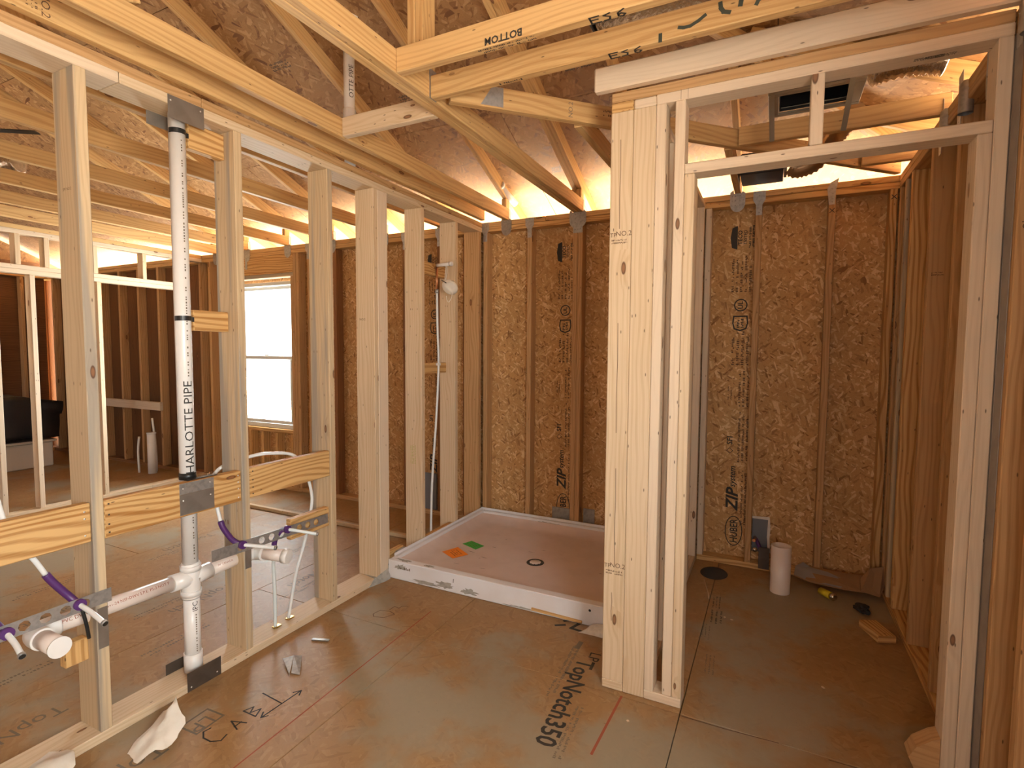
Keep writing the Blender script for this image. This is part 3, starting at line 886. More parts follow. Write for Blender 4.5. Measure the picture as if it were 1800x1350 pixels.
# rear wall behind the camera; its one opening is added for the side fill
wk = empty('wall_rear', (0, -7.0, 0), 'rear wall of the house behind the viewer', 'wall', kind=S)
for x0, x1, z0, z1 in ((-7.0, -5.85, 0, 2.47), (-3.95, -0.5, 0, 2.47), (-0.5, 2.87, 0, 2.47), (-5.85, -3.95, 0, 0.7), (-5.85, -3.95, 2.2, 2.47)):
    board('sheathing_panel', (x0, -7.012, z0), (x1, -7.0, z1), M_ZIP, wk, c=0)

# unseen wall added to block light from behind, with an opening for a fill
we = empty('wall_light_screen', (1.6, -4.7, 0), 'unseen wall added behind the viewer to shade the right jamb', 'wall', kind=S)
for x0, x1, z0, z1 in ((0.45, 1.70, 0, 2.46), (2.60, 2.765, 0, 2.46), (1.70, 2.60, 0, 0.95), (1.70, 2.60, 1.85, 2.46)):
    board('sheathing_panel', (x0, -4.70, z0), (x1, -4.69, z1), M_ZIP, we, c=0)
for x in (0.45, 0.86, 1.27, 1.65, 2.61):
    board('stud', (x, -4.689, 0.0), (x + 0.038, -4.60, H), W['spf'], we)

# ------------------------------------------------------------------ roof deck
SL = 0.4167
ZB = 2.706
RIDGE = -3.5
roof = empty('ceiling', (0, -1.5, 3.0), 'underside of the pressed-wood hip roof deck above the trusses', 'roof', kind=S)

def clip(poly, a, b, c):
    """keep a*x + b*y <= c"""
    out = []
    for i in range(len(poly)):
        p, q = poly[i], poly[(i + 1) % len(poly)]
        dp, dq = a * p[0] + b * p[1] - c, a * q[0] + b * q[1] - c
        if dp <= 0: out.append(p)
        if dp * dq < 0:
            t = dp / (dp - dq)
            out.append((p[0] + (q[0] - p[0]) * t, p[1] + (q[1] - p[1]) * t))
    return out

def deck(poly, zf, name='deck_panel', swap=False):
    if len(poly) < 3: return None
    cx = sum(p[0] for p in poly) / len(poly); cy = sum(p[1] for p in poly) / len(poly)
    cz = zf(cx, cy)
    n = len(poly)
    v = [(x - cx, y - cy, zf(x, y) - cz) for x, y in poly] + [(x - cx, y - cy, zf(x, y) - cz + 0.013) for x, y in poly]
    f = [tuple(range(n)), tuple(range(2 * n - 1, n - 1, -1))] + [(i, i + n, (i + 1) % n + n, (i + 1) % n) for i in range(n)]
    me = mesh_from(v, f)
    uv = me.uv_layers.new(name='uv')
    for lp in me.loops:
        co = me.vertices[lp.vertex_index].co
        uv.data[lp.index].uv = (co.y, co.x) if swap else (co.x, co.y)
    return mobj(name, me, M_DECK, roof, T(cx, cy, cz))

zb = lambda x, y: ZB - SL * y
zr = lambda x, y: ZB + SL * (2.77 - x)
zf_ = lambda x, y: ZB + SL * (y + 7.0)
DECKB = []
rows = [0.47, -0.655, -1.78, -2.905, RIDGE]
for r in range(4):
    x = 3.24 - (1.2 if r % 2 else 0.3)
    xs = [3.24]
    while x > -7.4:
        xs.append(x); x -= 2.44
    xs.append(-7.4)
    for a, b in zip(xs, xs[1:]):
        p = [(b + .002, rows[r + 1] + .002), (a - .002, rows[r + 1] + .002), (a - .002, rows[r] - .002), (b + .002, rows[r] - .002)]
        o = deck(clip(p, 1, -1, 2.77), zb)
        if o: DECKB.append((b, a, rows[r + 1], rows[r], o))
rowsx = [3.24, 2.115, 0.99, -0.135, -0.73]
for r in range(4):
    ys_ = [0.47, -1.0 + 0.6 * (r % 2), -3.44, -5.88, -7.47]
    for a, b in zip(ys_, ys_[1:]):
        p = [(rowsx[r + 1] + .002, b + .002), (rowsx[r] - .002, b + .002), (rowsx[r] - .002, a - .002), (rowsx[r + 1] + .002, a - .002)]
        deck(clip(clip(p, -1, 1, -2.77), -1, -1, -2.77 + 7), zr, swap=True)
for r in range(3):
    y0, y1 = RIDGE - 1.33 * r, RIDGE - 1.33 * (r + 1)
    for a, b in ((3.24, 0.0), (0.0, -3.7), (-3.7, -7.4)):
        p = [(b, y1), (a, y1), (a, y0), (b, y0)]
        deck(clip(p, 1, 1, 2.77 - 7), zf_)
rv = [(-7.4, .48, zb(0, .48)), (3.25, .48, zb(0, .48)), (-.73, RIDGE, zb(0, RIDGE)), (-7.4, RIDGE, zb(0, RIDGE)), (3.25, -7.48, zb(0, .48)), (-7.4, -7.48, zb(0, .48))]
mobj('deck_light_seal', mesh_from([(x, y, z + .016) for x, y, z in rv], [(0, 1, 2, 3), (1, 4, 2), (4, 5, 3, 2)]), FELT, roof)  # unseen layer added to stop sun leaking through the deck seams
deck_at = lambda x, y: next((o for x0, x1, y0, y1, o in DECKB if x0 <= x <= x1 and y0 <= y <= y1), DECKB[0][4])
up_ = Vector((0, -1, SL)).normalized()
def deck_print(x, y, seed, words=None):
    o = deck_at(x, y)
    z = zb(x, y) - 0.0008
    if words:
        text(words, 0.06, (x, y, z), (-1, 0, 0), tuple(up_), INK, o)
    print_rows(3, 0.17, 0.06, (x, y + 0.05, z - SL * 0.05), (-1, 0, 0), tuple(up_), INK, o, seed, gap=0.25)
for q, (x, y) in enumerate([(-0.76, -1.36), (0.72, -0.17), (-0.05, -0.95), (-1.6, -1.9), (-2.2, -1.15), (-2.9, -1.7), (1.1, -0.9), (-1.3, -0.55)]):
    deck_print(x, y, 100 + q)
gab = mesh_from([(-7.0, 0.47, 2.45), (-7.0, RIDGE, ZB - SL * RIDGE), (-7.0, -7.47, 2.45), (-7.01, 0.47, 2.45), (-7.01, RIDGE, ZB - SL * RIDGE), (-7.01, -7.47, 2.45)], [(0, 1, 2), (5, 4, 3), (0, 3, 4, 1), (1, 4, 5, 2), (2, 5, 3, 0)])
flat_uv(gab)
mobj('gable_panel', gab, M_DECK, roof)

# ------------------------------------------------------------------ trusses
TC = 2.61 + 0.0482            # centre height of the sloped top chords above the back wall line
tz = lambda y: TC - SL * y
tzx = lambda x: TC + SL * (2.77 - x)
BC0, BC1 = ZT, ZT + 0.089

def truss(x0, label, ply=1, web=True, mat='truss'):
    t = empty('roof_truss', (x0 + 0.019, 0.04, ZT), label, 'truss', 'roof trusses running to the back wall')
    for p in range(ply):
        xa = x0 + 0.0385 * p
        board('bottom_chord', (xa, -6.9, BC0), (xa + 0.038, 0.03, BC1), W[mat], t)
        xm = xa + 0.019
        beam('top_chord', (xm, 0.45, tz(0.45)), (xm, RIDGE, tz(RIDGE)), 0.038, 0.089, W[mat], t)
        beam('top_chord', (xm, -7.0, tz(0)), (xm, RIDGE - 0.02, tz(RIDGE)), 0.038, 0.089, W[mat], t)
        beam('heel_block', (xm, -0.02, BC1), (xm, -0.02, tz(-0.02) - 0.045), 0.038, 0.06, W[mat], t, side=(1, 0, 0))
        if web:
            beam('web', (xm, -2.75, BC1), (xm, -3.3, tz(-3.3) - 0.05), 0.038, 0.089, W[mat], t)
    return t

truss(0.200, 'roof truss just right of the plumbing wall, ending at a round steel tie')
g = truss(0.775, 'doubled yellow girder truss crossing above the shower', ply=2, web=False, mat='truss')
board('web', (0.775, -1.995, BC1 + 0.001), (0.812, -1.906, 3.36), W['truss'], g)
board('web', (0.8135, -1.995, BC1 + 0.001), (0.8505, -1.906, 3.36), W['truss'], g)
names_ = ['first', 'second', 'third', 'fourth', 'fifth', 'sixth']
for i, x in enumerate((-0.41, -1.02, -1.645, -2.235, -2.83, -3.33)):
    truss(x, '%s roof truss left of the plumbing wall, over the next room' % names_[i])

def jack_x(x0, y0, label, topx=None, mat='truss'):
    t = empty('jack_truss', (2.7, y0 + 0.019, ZT), label, 'truss', 'short trusses running to the right wall')
    a = board('bottom_chord', (x0, y0, BC0), (2.80, y0 + 0.038, BC1), W[mat], t)
    tx = topx if topx is not None else x0 + 0.03
    beam('top_chord', (3.22, y0 + 0.019, tzx(3.22)), (tx, y0 + 0.019, tzx(tx)), 0.038, 0.089, W[mat], t)
    return t, a

j1, j1b = jack_x(0.852, -2.165, 'near jack truss hung on the girder, marked in black on its edge')
j2, j2b = jack_x(0.852, -1.945, 'second jack truss hung on the girder, with wavy grain and dark spray marks', topx=1.1)
j3 = tag(board('ledger_board', (1.468, -1.698, ZT + 0.002), (2.80, -1.6595, ZT + 0.095), W['spf2'], None, c=0.006), 'pale board lying along the top of the closet front wall, left end cut square', 'board')
j4, j4b = jack_x(1.955, -0.872, 'jack truss above the toilet closet with a large dark knot')
print_rows(2, .16, .03, (2.62, -.8726, tzx(2.62) - .005), (-1, 0, SL), (-SL, 0, -1), INKB, j4, 141)
j5, _ = jack_x(2.545, -0.285, 'shortest jack truss in the far corner of the toilet closet')

def jack_y(x0, y0, label):
    t = empty('jack_truss', (x0 + 0.019, 0.0, ZT), label, 'truss', 'short trusses running to the back wall')
    board('bottom_chord', (x0, y0, BC0), (x0 + 0.038, 0.03, BC1), W['truss'], t)
    beam('top_chord', (x0 + 0.019, 0.45, tz(0.45)), (x0 + 0.019, y0, tz(y0)), 0.038, 0.089, W['truss'], t)
jack_y(1.285, -1.42, 'jack truss to the back wall, hidden partly by the pale post')
jack_y(1.885, -0.83, 'jack truss to the back wall above the toilet closet')
hip = empty('hip_truss', (2.7, -0.05, ZT), 'diagonal hip truss running from the girder to the far corner', 'truss')
HT = 0.019 * 1.4142
beam('bottom_chord', (0.90, -1.875, ZT + 0.0445), (2.755, -0.02, ZT + 0.0445), 0.038, 0.089, W['truss'], hip)
beam('top_chord', (0.88, -1.89, TC - SL * -1.89 - 0.012), (3.2, 0.43, TC - SL * 0.43 - 0.012), 0.038, 0.089, W['truss'], hip)
gp = mesh_from([(-0.07, -0.04, 0), (0.03, -0.04, 0), (0.03, 0.04, 0), (-0.02, 0.04, 0)], [(0, 1, 2, 3)])
M_ = frame((1.03 + 0.0139, -1.745 - 0.0139 - 0.0, ZT + 0.045), (1, 1, 0), (0, 0, 1))
mobj('truss_plate', gp, GALV, hip, frame((1.055, -1.747, ZT + 0.047), (1, 1, 0), (0, 0, 1)))
text('NO.2', 0.03, (1.30, -1.5025, ZT + 0.045), (0, 0, 1), (-1, -1, 0), INKG, hip)
print_rows(2, 0.10, 0.035, (1.45, -1.3525, ZT + 0.055), (1, 1, 0), (0, 0, 1), INKB, hip, 121)
tag(board('blocking_board', (0.240, -1.805, ZT), (0.773, -1.767, ZT + 0.089), W['spf'], None), 'short level board between the girder truss and its left neighbour', 'board')
# marker, stamps and spray on the jacks
ES6 = [[(.05, .055), (0, .055), (0, 0), (.05, 0)], [(0, .03), (.04, .03)], [(.11, .055), (.075, .045), (.105, .025), (.10, .003), (.07, .0)], [(.185, .058), (.15, .035), (.148, .008), (.17, 0), (.185, .015), (.165, .028), (.15, .02)]]
def esx(x, y, parent):
    strokes(ES6, 0.0065, (x, y + 0.006, ZT - 0.0006), (1, 0, 0), (0, -1, 0), INK, parent, scale=0.58)
esx(1.60, -2.137, j1b)
esx(1.60, -1.917, j2b)
text('BOTTOM', 0.034, (1.30, -2.1656, ZT + 0.018), (-1, 0, 0), (0, 0, -1), INK, j1b, bold=0.001)
print_rows(2, 0.22, 0.03, (1.30, -2.146, ZT - 0.0006), (-1, 0, 0), (0, 1, 0), INK, j1b, 131)
print_rows(1, 0.12, 0.02, (1.22, -1.922, ZT - 0.0006), (1, 0, 0), (0, -1, 0), INK, j2b, 132)
for ln, wd in (([(0.0, .0), (0, .02)], .012), ([(.06, .028), (.075, .024), (.095, .024), (.12, .034), (.14, .046)], .011), ([(.185, .070), (.187, .055), (.195, .042), (.212, .036)], .013), ([(.252, .082), (.246, .062), (.244, .05)], .014), ([(.29, .04), (.295, .05), (.32, .062), (.36, .080), (.372, .086), (.376, .07)], .012)):
    strokes([ln], wd, (1.775, -1.9456, ZT), (1, 0, 0), (0, 0, 1), SPRAY, j2b, name='spray_mark')
board('hanger', (0.8508, -1.950, ZT + 0.0), (0.8519, -1.90, BC1 + 0.03), GALV, j2, c=0)

# ------------------------------------------------------------------ steel ties on the plates
def rivets(pts, r=0.004):
    v, f = [], []
    for x, z in pts:
        k = len(v)
        v.append((x, -0.0035, z))
        for i in range(6):
            a = i * math.pi / 3
            v.append((x + r * math.cos(a), -0.0002, z + r * math.sin(a)))
        for i in range(6):
            f.append((k, k + 1 + i, k + 1 + (i + 1) % 6))
    return v, f

def tie(name, poly, pts, M, parent, mat=GALV):
    me = prism_mesh(poly, 0.0016)
    bm = bmesh.new(); bm.from_mesh(me)
    v, f = rivets(pts)
    vs = [bm.verts.new(p) for p in v]
    for q in f:
        bm.faces.new([vs[i] for i in q])
    bmesh.ops.recalc_face_normals(bm, faces=bm.faces[:])
    bm.to_mesh(me); bm.free()
    return mobj(name, me, mat, parent, M)

STUDTIE = [(-0.036, 0.076), (-0.036, 0.02), (-0.018, -0.012), (-0.018, -0.075), (0.018, -0.075), (0.018, -0.012), (0.036, 0.02), (0.036, 0.076)]
STUDPTS = [(-.026, .066), (.026, .066), (-.026, .04), (.026, .04), (0, .048), (0, .01), (-.008, -.03), (.008, -.042), (0, -.06)]
for x in (0.027, 0.420, 2.033):
    tie('stud_tie', STUDTIE, STUDPTS, T(x, -0.002, H), wb)
tie('stud_tie', [(-0.036, 0.07), (-0.036, -0.075), (0.036, -0.075), (0.036, 0.07)], [(a, b) for a in (-.022, 0, .022) for b in (-.05, -.02, .01, .04)], T(0.813, -0.002, H), wb)
tie('stud_tie', [(-0.012, 0.078), (-0.03, 0.04), (-0.018, -0.055), (0.012, -0.055), (0.016, 0.03), (0.03, 0.10)], [(-.004, .04), (0, .01), (0, -.02), (-.002, -.04)], T(2.437, -0.003, H), wb)
for x in (-1.94, -0.78, -0.42, -1.19):
    tie('stud_tie', STUDTIE, STUDPTS, T(x, -0.002, H), wb)
for x in (-2.83,):
    tie('stud_tie', [(-0.016, 0.05), (-0.016, -0.12), (0.016, -0.12), (0.016, 0.05)], [], T(x, -0.002, H), wb)
def usplit(w, top=0.09):
    n = 10
    pts = [(-w - 0.026, 0.085), (-w - 0.026, 0.02)]
    for i in range(n + 1):
        a = math.pi + math.pi * i / n
        pts.append(((w + 0.026) * math.cos(a), 0.012 + 0.055 * math.sin(a)))
    pts += [(w + 0.026, 0.02), (w + 0.026, 0.075), (w + 0.008, 0.088), (w + 0.002, 0.076), (-w - 0.002, 0.076), (-w - 0.006, 0.10)]
    return pts
for x, w in ((0.219, 0.019), (0.8125, 0.039), (1.904, 0.02), (-0.391, 0.019), (-1.001, 0.019), (-1.626, 0.019), (-2.216, 0.019), (1.304, 0.019), (-2.811, .019), (-3.311, .019)):
    tie('truss_tie', usplit(w), [(a * (w + .014), b) for a in (-1, -.4, .4, 1) for b in (0.0, .03, .06)], T(x, -0.0042, H), wb)
    board('tie_leg', (x + w + 0.001, -0.0042, ZT + 0.001), (x + w + 0.003, 0.026, ZT + 0.085), GALV, wb, c=0)
# ties on the right wall: bent straps with a bright rounded cap
cap = lathe_mesh([(0.0005, 0.075), (0.012, 0.072), (0.021, 0.06), (0.024, 0.035), (0.024, -0.05)], 14)
for i, y in enumerate((-0.853, -1.115, -1.43, -1.69)):
    M = frame((XR - 0.0025, y, H), (0, -1, 0), (-1, 0, 0))
    M = Matrix.Translation((XR - 0.002, y, H)) @ Matrix.Rotation(R(-90), 4, 'Z')
    tie('strap_tie', [(-0.03, 0.13), (-0.022, 0.05), (-0.026, -0.03), (-0.016, -0.09), (0.016, -0.09), (0.022, 0.01), (0.03, 0.06), (0.026, 0.14)], [(-.014, .10), (.014, .09), (-.014, .05), (.014, .03), (0, -.01), (0, -.05)], M, wr)
    mobj('strap_cap', cap, GALV, wr, T(XR - 0.0, y - 0.07, H + 0.005))
board('edge_strap', (XR - 0.003, -1.72, 0.02), (XR - 0.001, -1.6645, H - 0.05), STEEL, wr, c=0)

# ------------------------------------------------------------------ window and outdoors
win = empty('window_1', (-2.655, 0.05, 0.62), 'white vinyl double-hung window in the back wall of the next room', 'window', kind=S)
FY0, FY1 = 0.035, 0.085
for a, b in (((WX0 + .002, FY0, WZ0 + .002), (WX0 + .04, FY1, WZ1 - .002)), ((WX1 - .04, FY0, WZ0 + .002), (WX1 - .002, FY1, WZ1 - .002)), ((WX0 + .041, FY0, WZ1 - .04), (WX1 - .041, FY1, WZ1 - .002)), ((WX0 + .041, FY0, WZ0 + .002), (WX1 - .041, FY1, WZ0 + .045))):
    board('window_frame', a, b, VINYL, win)
zm = 1.352
for nm, z0, z1, y0 in (('upper_sash', zm - .018, WZ1 - .042, 0.063), ('lower_sash', WZ0 + .047, zm + .018, 0.040)):
    s = board(nm, (WX0 + .042, y0, z0), (WX1 - .042, y0 + .018, z0 + .036), VINYL, win)
    board('rail', (WX0 + .042, y0, z1 - .036), (WX1 - .042, y0 + .018, z1), VINYL, s)
    board('stile', (WX0 + .042, y0, z0 + .037), (WX0 + .072, y0 + .018, z1 - .037), VINYL, s)
    board('stile', (WX1 - .072, y0, z0 + .037), (WX1 - .042, y0 + .018, z1 - .037), VINYL, s)
    board('pane', (WX0 + .0725, y0 + .007, z0 + .0365), (WX1 - .0725, y0 + .010, z1 - .0365), GLASS, s, c=0)
board('sash_lock', (-2.62, 0.030, zm + .019), (-2.56, 0.052, zm + .032), VINYL, win)

nh = empty('neighbour_house', (-24, 27, -2.2), 'white neighbouring house seen through the window', 'house')
board('body', (-31, 24, -2.2), (-17, 31, 0.1), SIDING, nh, c=0)
rf = mesh_from([(-31.4, 23.6, 0.1), (-16.6, 23.6, 0.1), (-16.6, 31.4, 0.1), (-31.4, 31.4, 0.1), (-28, 27.5, 1.7), (-20, 27.5, 1.7)], [(0, 1, 5, 4), (1, 2, 5), (2, 3, 4, 5), (3, 0, 4)])
mobj('roof', rf, SIDING, nh)
board('window', (-25.1, 23.95, -1.3), (-24.7, 24.0, -0.3), BOXG, nh, c=0)
mobj('roof_vent', lathe_mesh([(0.38, 0), (0.38, 0.35), (0.2, 0.5), (0.001, 0.55)], 12), BOXG, nh, T(-23.0, 24.4, 0.35))
for q, (x, y, s_) in enumerate(((-31.5, 20, 1.2), (-35, 21.5, 1.5), (-39, 21, 1.3))):
    t = empty('garden_bush', (x, y, -2.1), ['pale green bush nearest the neighbouring house', 'taller pale green bush beside the neighbouring house', 'farthest pale green bush beyond the window'][q], 'bush')
    tube('trunk', [(x, y, -2.1), (x + .1, y, -1.0)], 0.12, W['brown'], t, 8)
    bm = bmesh.new()
    bmesh.ops.create_icosphere(bm, subdivisions=3, radius=s_)
    for v in bm.verts:
        v.co *= 0.75 + 0.5 * mnoise.noise(v.co * 0.8 + Vector((q * 7, 0, 0)))
    me = bpy.data.meshes.new('crown'); bm.to_mesh(me); bm.free()
    mobj('crown', me, LEAF, t, T(x, y, -.3))

# ------------------------------------------------------------------ drain and vent pipe in the plumbing wall
PX, PY, PR = -0.07, -2.413, 0.0308
dp = empty('drain_pipe', (PX, PY, 0.04), 'white drain and vent pipe standing in the plumbing wall with two side arms', 'pipe')
tube('vent_riser', [(PX, PY, 0.50), (PX, PY, 2.44)], PR, PVC, dp, 28)
tube('lower_pipe', [(PX, PY, 0.045), (PX, PY, 0.38)], PR + 0.001, PVC, dp, 28)
fit = tube('cross_fitting', [(PX, PY, 0.365), (PX, PY, 0.372), (PX, PY, 0.515), (PX, PY, 0.522)], [0.034, 0.0375, 0.0375, 0.034], PVC, dp, 28)
for z in (0.39, 0.498):
    tube('collar', [(PX, PY, z - .012), (PX, PY, z + .012)], 0.0405, PVC, fit, 28)
tube('side_inlet', [(PX, PY + .02, .452), (PX, PY - .085, .458)], 0.0355, PVC, fit, 24)
tube('side_inlet', [(PX, PY - .02, .452), (PX, PY + .085, .456)], 0.0355, PVC, fit, 24)
tube('base_collar', [(PX, PY, .045), (PX, PY, .125)], 0.0365, PVC, dp, 28)
la = tube('trap_arm', [(PX, PY - .08, .458), (PX, -2.90, .470)], 0.0300, PVCP, dp, 24)
tube('elbow', [(PX, -2.885, .469), (PX, -2.925, .469), (PX + .012, -2.950, .469), (PX + .04, -2.958, .469), (PX + .075, -2.958, .469)], 0.0355, PVC, dp, 24, smooth=5)
st = tube('stub_out', [(PX + .07, -2.958, .469), (0.108, -2.958, .469)], 0.0300, PVCP, dp, 24)
tube('end_cap', [(0.1075, -2.958, .469), (0.111, -2.958, .469)], 0.0335, PVC, st, 28)
ra = tube('trap_arm', [(PX, PY + .08, .456), (PX, -2.16, .462)], 0.0300, PVCP, dp, 24)
tube('elbow', [(PX, -2.165, .462), (PX, -2.13, .462), (PX + .012, -2.105, .462), (PX + .04, -2.096, .462), (PX + .07, -2.096, .462)], 0.0355, PVC, dp, 24, smooth=5)
st2 = tube('stub_out', [(PX + .06, -2.096, .462), (0.075, -2.05, .447)], 0.0290, PVCP, dp, 24)
tube('end_cap', [(0.07, -2.0515, .4475), (0.098, -2.043, .4445)], [0.034, 0.034], PVC, st2, 28)
cang = math.atan2(-3.802 - PY, 2.148 - PX)

def pipe_text(body, size, z, doff, mat, parent, length=None, r=PR):
    """lettering wrapped on the vertical pipe, reading upwards"""
    me = fine_copy(text_mesh(body, size))
    k_ = length / max(1e-6, max(v.co.x for v in me.vertices) - min(v.co.x for v in me.vertices)) if length else 1.0
    for v in me.vertices:
        x, y = v.co.x * k_, v.co.y
        a = cang + doff - y / r
        v.co = Vector(((r + 0.0008) * math.cos(a), (r + 0.0008) * math.sin(a), x))
    return tag(mobj('lettering', me, mat, parent, T(PX, PY, z)), kind='stuff')

def wrapped_rows(z0, z1, doff, seed, parent):
    r_ = random.Random(seed)
    v, f = [], []
    z = z0
    while z < z1:
        h = r_.uniform(.004, .008)
        if r_.random() < .75:
            k = len(v)
            for (a_, zz) in ((cang + doff, z), (cang + doff + .16, z), (cang + doff + .16, z + h), (cang + doff, z + h)):
                v.append(((PR + .0012) * math.cos(a_), (PR + .0012) * math.sin(a_), zz))
            f.append((k, k + 1, k + 2, k + 3))
        z += h + r_.uniform(.003, .006)
    tag(mobj('fine_print', mesh_from(v, f), INKG, parent, T(PX, PY, 0)), kind='stuff')
pipe_text('CHARLOTTE PIPE', 0.047, 1.085, 0.42, INK, dp, length=0.43)
wrapped_rows(1.32, 2.28, 0.40, 5, dp)
wrapped_rows(.53, .72, 0.42, 6, dp)
wrapped_rows(.135, .30, 0.42, 7, dp)
pipe_text('CHA', 0.036, 2.40, 0.45, INK, dp)
pipe_text('IPC', 0.030, 0.335, 0.45, INK, dp, r=PR + .001)

def arm_text(body, size, y, z, r, parent, drop=0.5):
    me = fine_copy(text_mesh(body, size))
    for v in me.vertices:
        a = 0.45 + v.co.y / r
        v.co = Vector(((r + .0004) * math.cos(a), v.co.x, (r + .0004) * math.sin(a)))
    return tag(mobj('lettering', me, INKR, parent, T(PX, y, z)), kind='stuff')
arm_text('M F891-24 NSF-DWV S.P.E. PS-3 NOT F', 0.015, -2.645, .464, 0.0300, la)
arm_text('IRE PVC DWV', 0.018, -2.86, .469, 0.0300, la)
arm_text('IN CANADA', 0.013, -2.27, .459, 0.0300, ra)

def band(z, block=True):
    """black perforated hanger strap round the pipe, tail nailed to the block"""
    v, f = [], []
    n = 18
    a0, a1 = cang + 2.0, cang - 1.1
    pts = []
    for i in range(n + 1):
        a = a0 + (a1 - a0) * i / n
        pts.append(((PR + .0015) * math.cos(a), (PR + .0015) * math.sin(a)))
    # the tail: from the pipe across to the face of the block
    for i in range(1, 5):
        t = i / 4
        pts.append((0.0105 + (pts[n][0] - 0.0105) * (1 - t), pts[n][1] + 0.075 * t))
    for i, (x, y) in enumerate(pts):
        dz = -0.004 * max(0, i - n * 0.5) / n
        v += [(x, y, -.010 + dz), (x, y, .010 + dz)]
    for i in range(len(pts) - 1):
        f.append((2 * i, 2 * i + 2, 2 * i + 3, 2 * i + 1))
    o = mobj('pipe_strap', mesh_from(v, f), BLACK, dp, T(PX, PY, z))
    nails(o, [(PX + pts[-2][0] + .0008, PY + pts[-2][1], z - .004)], (1, 0, 0), 0.005)
    return o
band(1.562)
band(2.318)
b = tube('pipe_strap', [(PX, PY, .884), (PX, PY, .912)], 0.0325, BLACK, dp, 24)
board('pipe_strap', (PX + .028, PY - .035, .8865), (PX + .05, PY + .10, .8890), BLACK, dp, c=0)

# ------------------------------------------------------------------ water supply: brackets, stubs and tubing
def perforated(name, y0, y1, z0, z1, x, label, mat=GALV, holes=None, slope=0.0):
    """thin steel strip with a row of eight-sided holes, standing in the wall plane"""
    h = z1 - z0
    L = y1 - y0
    n = max(1, int(L / (h * 1.02)))
    cw = L / n
    v, f = [], []
    for i in range(n):
        yc = (i + .5) * cw
        k = len(v)
        hol = holes is None or i in holes
        sq = [(yc - cw / 2, 0), (yc, 0), (yc + cw / 2, 0), (yc + cw / 2, h / 2), (yc + cw / 2, h), (yc, h), (yc - cw / 2, h), (yc - cw / 2, h / 2)]
        v += [(0, a, b + slope * a) for a, b in sq]
        if hol:
            r = h * 0.34
            for q in range(8):
                a = math.radians(225 + 45 * q)
                v.append((0, yc + r * math.cos(a), h / 2 + r * math.sin(a) + slope * yc))
            for q in range(8):
                f.append((k + q, k + (q + 1) % 8, k + 8 + (q + 1) % 8, k + 8 + q))
        else:
            f.append(tuple(k + q for q in range(8)))
    me = mesh_from(v, f)
    bm = bmesh.new(); bm.from_mesh(me)
    bmesh.ops.remove_doubles(bm, verts=bm.verts[:], dist=1e-5)
    ge = bmesh.ops.solidify(bm, geom=bm.faces[:], thickness=0.0014)
    bmesh.ops.recalc_face_normals(bm, faces=bm.faces[:])
    bm.to_mesh(me); bm.free()
    o = mobj(name, me, mat, None, T(x, y0, z0))
    return tag(o, label, 'bracket')

perforated('stub_out_bracket', -2.365, -1.70, 0.515, 0.566, 0.0030, 'perforated steel bracket holding two water stubs near the middle of the plumbing wall', holes={2, 4, 5, 6, 8, 9, 10}, slope=-0.028)
perforated('stub_out_bracket', -3.20, -2.752, 0.510, 0.560, 0.0030, 'perforated steel bracket on the nearest stud at the left edge', holes={0, 1, 2, 3, 4, 5, 6}, slope=0.008)

def supply(label, stub, bend, tail, mat=PEX, cap=BLACK):
    """stub: tube towards the room; bend: purple support path; tail: tubing path"""
    t = empty('water_supply', stub[0], label, 'tube')
    tube('stub_tube', stub, 0.0085, mat, t, 12, smooth=4)
    e = Vector(stub[-1]); d = (e - Vector(stub[-2])).normalized()
    c = tube('end_ring', [e - d * .004, e + d * .006], 0.0105, GALV, t, 14)
    tube('end_cap', [e + d * .0062, e + d * .007], 0.0088, BLACK, c, 14)
    tube('bend_support', bend, 0.0125, PURPLE, t, 12, smooth=5)
    tube('support_clip', [Vector(stub[0]) - Vector((.006, 0, 0)), Vector(stub[0]) + Vector((.012, 0, 0))], 0.019, PURPLE, t, 14)
    if len(tail) > 1:
        tube('tubing', tail, 0.0082, mat, t, 12, smooth=6)
    return t

supply('capped water stub on the nearest stud with a purple bend support', [(.003, -2.853, .543), (.06, -2.848, .528), (.135, -2.842, .502)],
       [(.0, -2.853, .543), (-.022, -2.868, .570), (-.036, -2.905, .63), (-.042, -2.925, .668)], [(-.042, -2.925, .668), (-.052, -2.955, .735), (-.062, -3.0, .80), (-.07, -3.03, .95)])
supply('capped water stub fed by looped tubing from behind the board', [(.005, -2.222, .547), (.06, -2.172, .532), (.115, -2.134, .522)],
       [(.0, -2.222, .548), (-.02, -2.248, .572), (-.036, -2.280, .632), (-.045, -2.288, .668)],
       [(-.045, -2.288, .668), (-.075, -2.285, .74), (-.125, -2.275, .81), (-.158, -2.225, .865), (-.160, -2.15, .895), (-.12, -2.06, .915), (-.085, -1.983, .918), (-.08, -1.844, .882), (-.075, -1.771, .766), (-.07, -1.742, .651), (-.07, -1.752, .559), (-.07, -1.794, .416), (-.07, -1.858, .253), (-.066, -1.914, .04)])
supply('capped water stub with its purple bend turning down to the floor', [(.005, -1.973, .543), (.06, -1.93, .528), (.11, -1.880, .507)],
       [(.0, -1.973, .543), (-.018, -1.995, .535), (-.035, -2.012, .49), (-.045, -2.012, .435)],
       [(-.045, -2.012, .435), (-.055, -2.007, .37), (-.058, -2.0, .19), (-.055, -2.004, .04)], PEXC)
supply('capped water stub at the very left edge of the picture', [(.004, -3.05, .535), (.06, -3.05, .515), (.112, -3.055, .494)], [(.0, -3.05, .535), (-.02, -3.06, .555), (-.04, -3.09, .62)], [(-.04, -3.09, .62), (-.05, -3.12, .75), (-.06, -3.14, .95)])
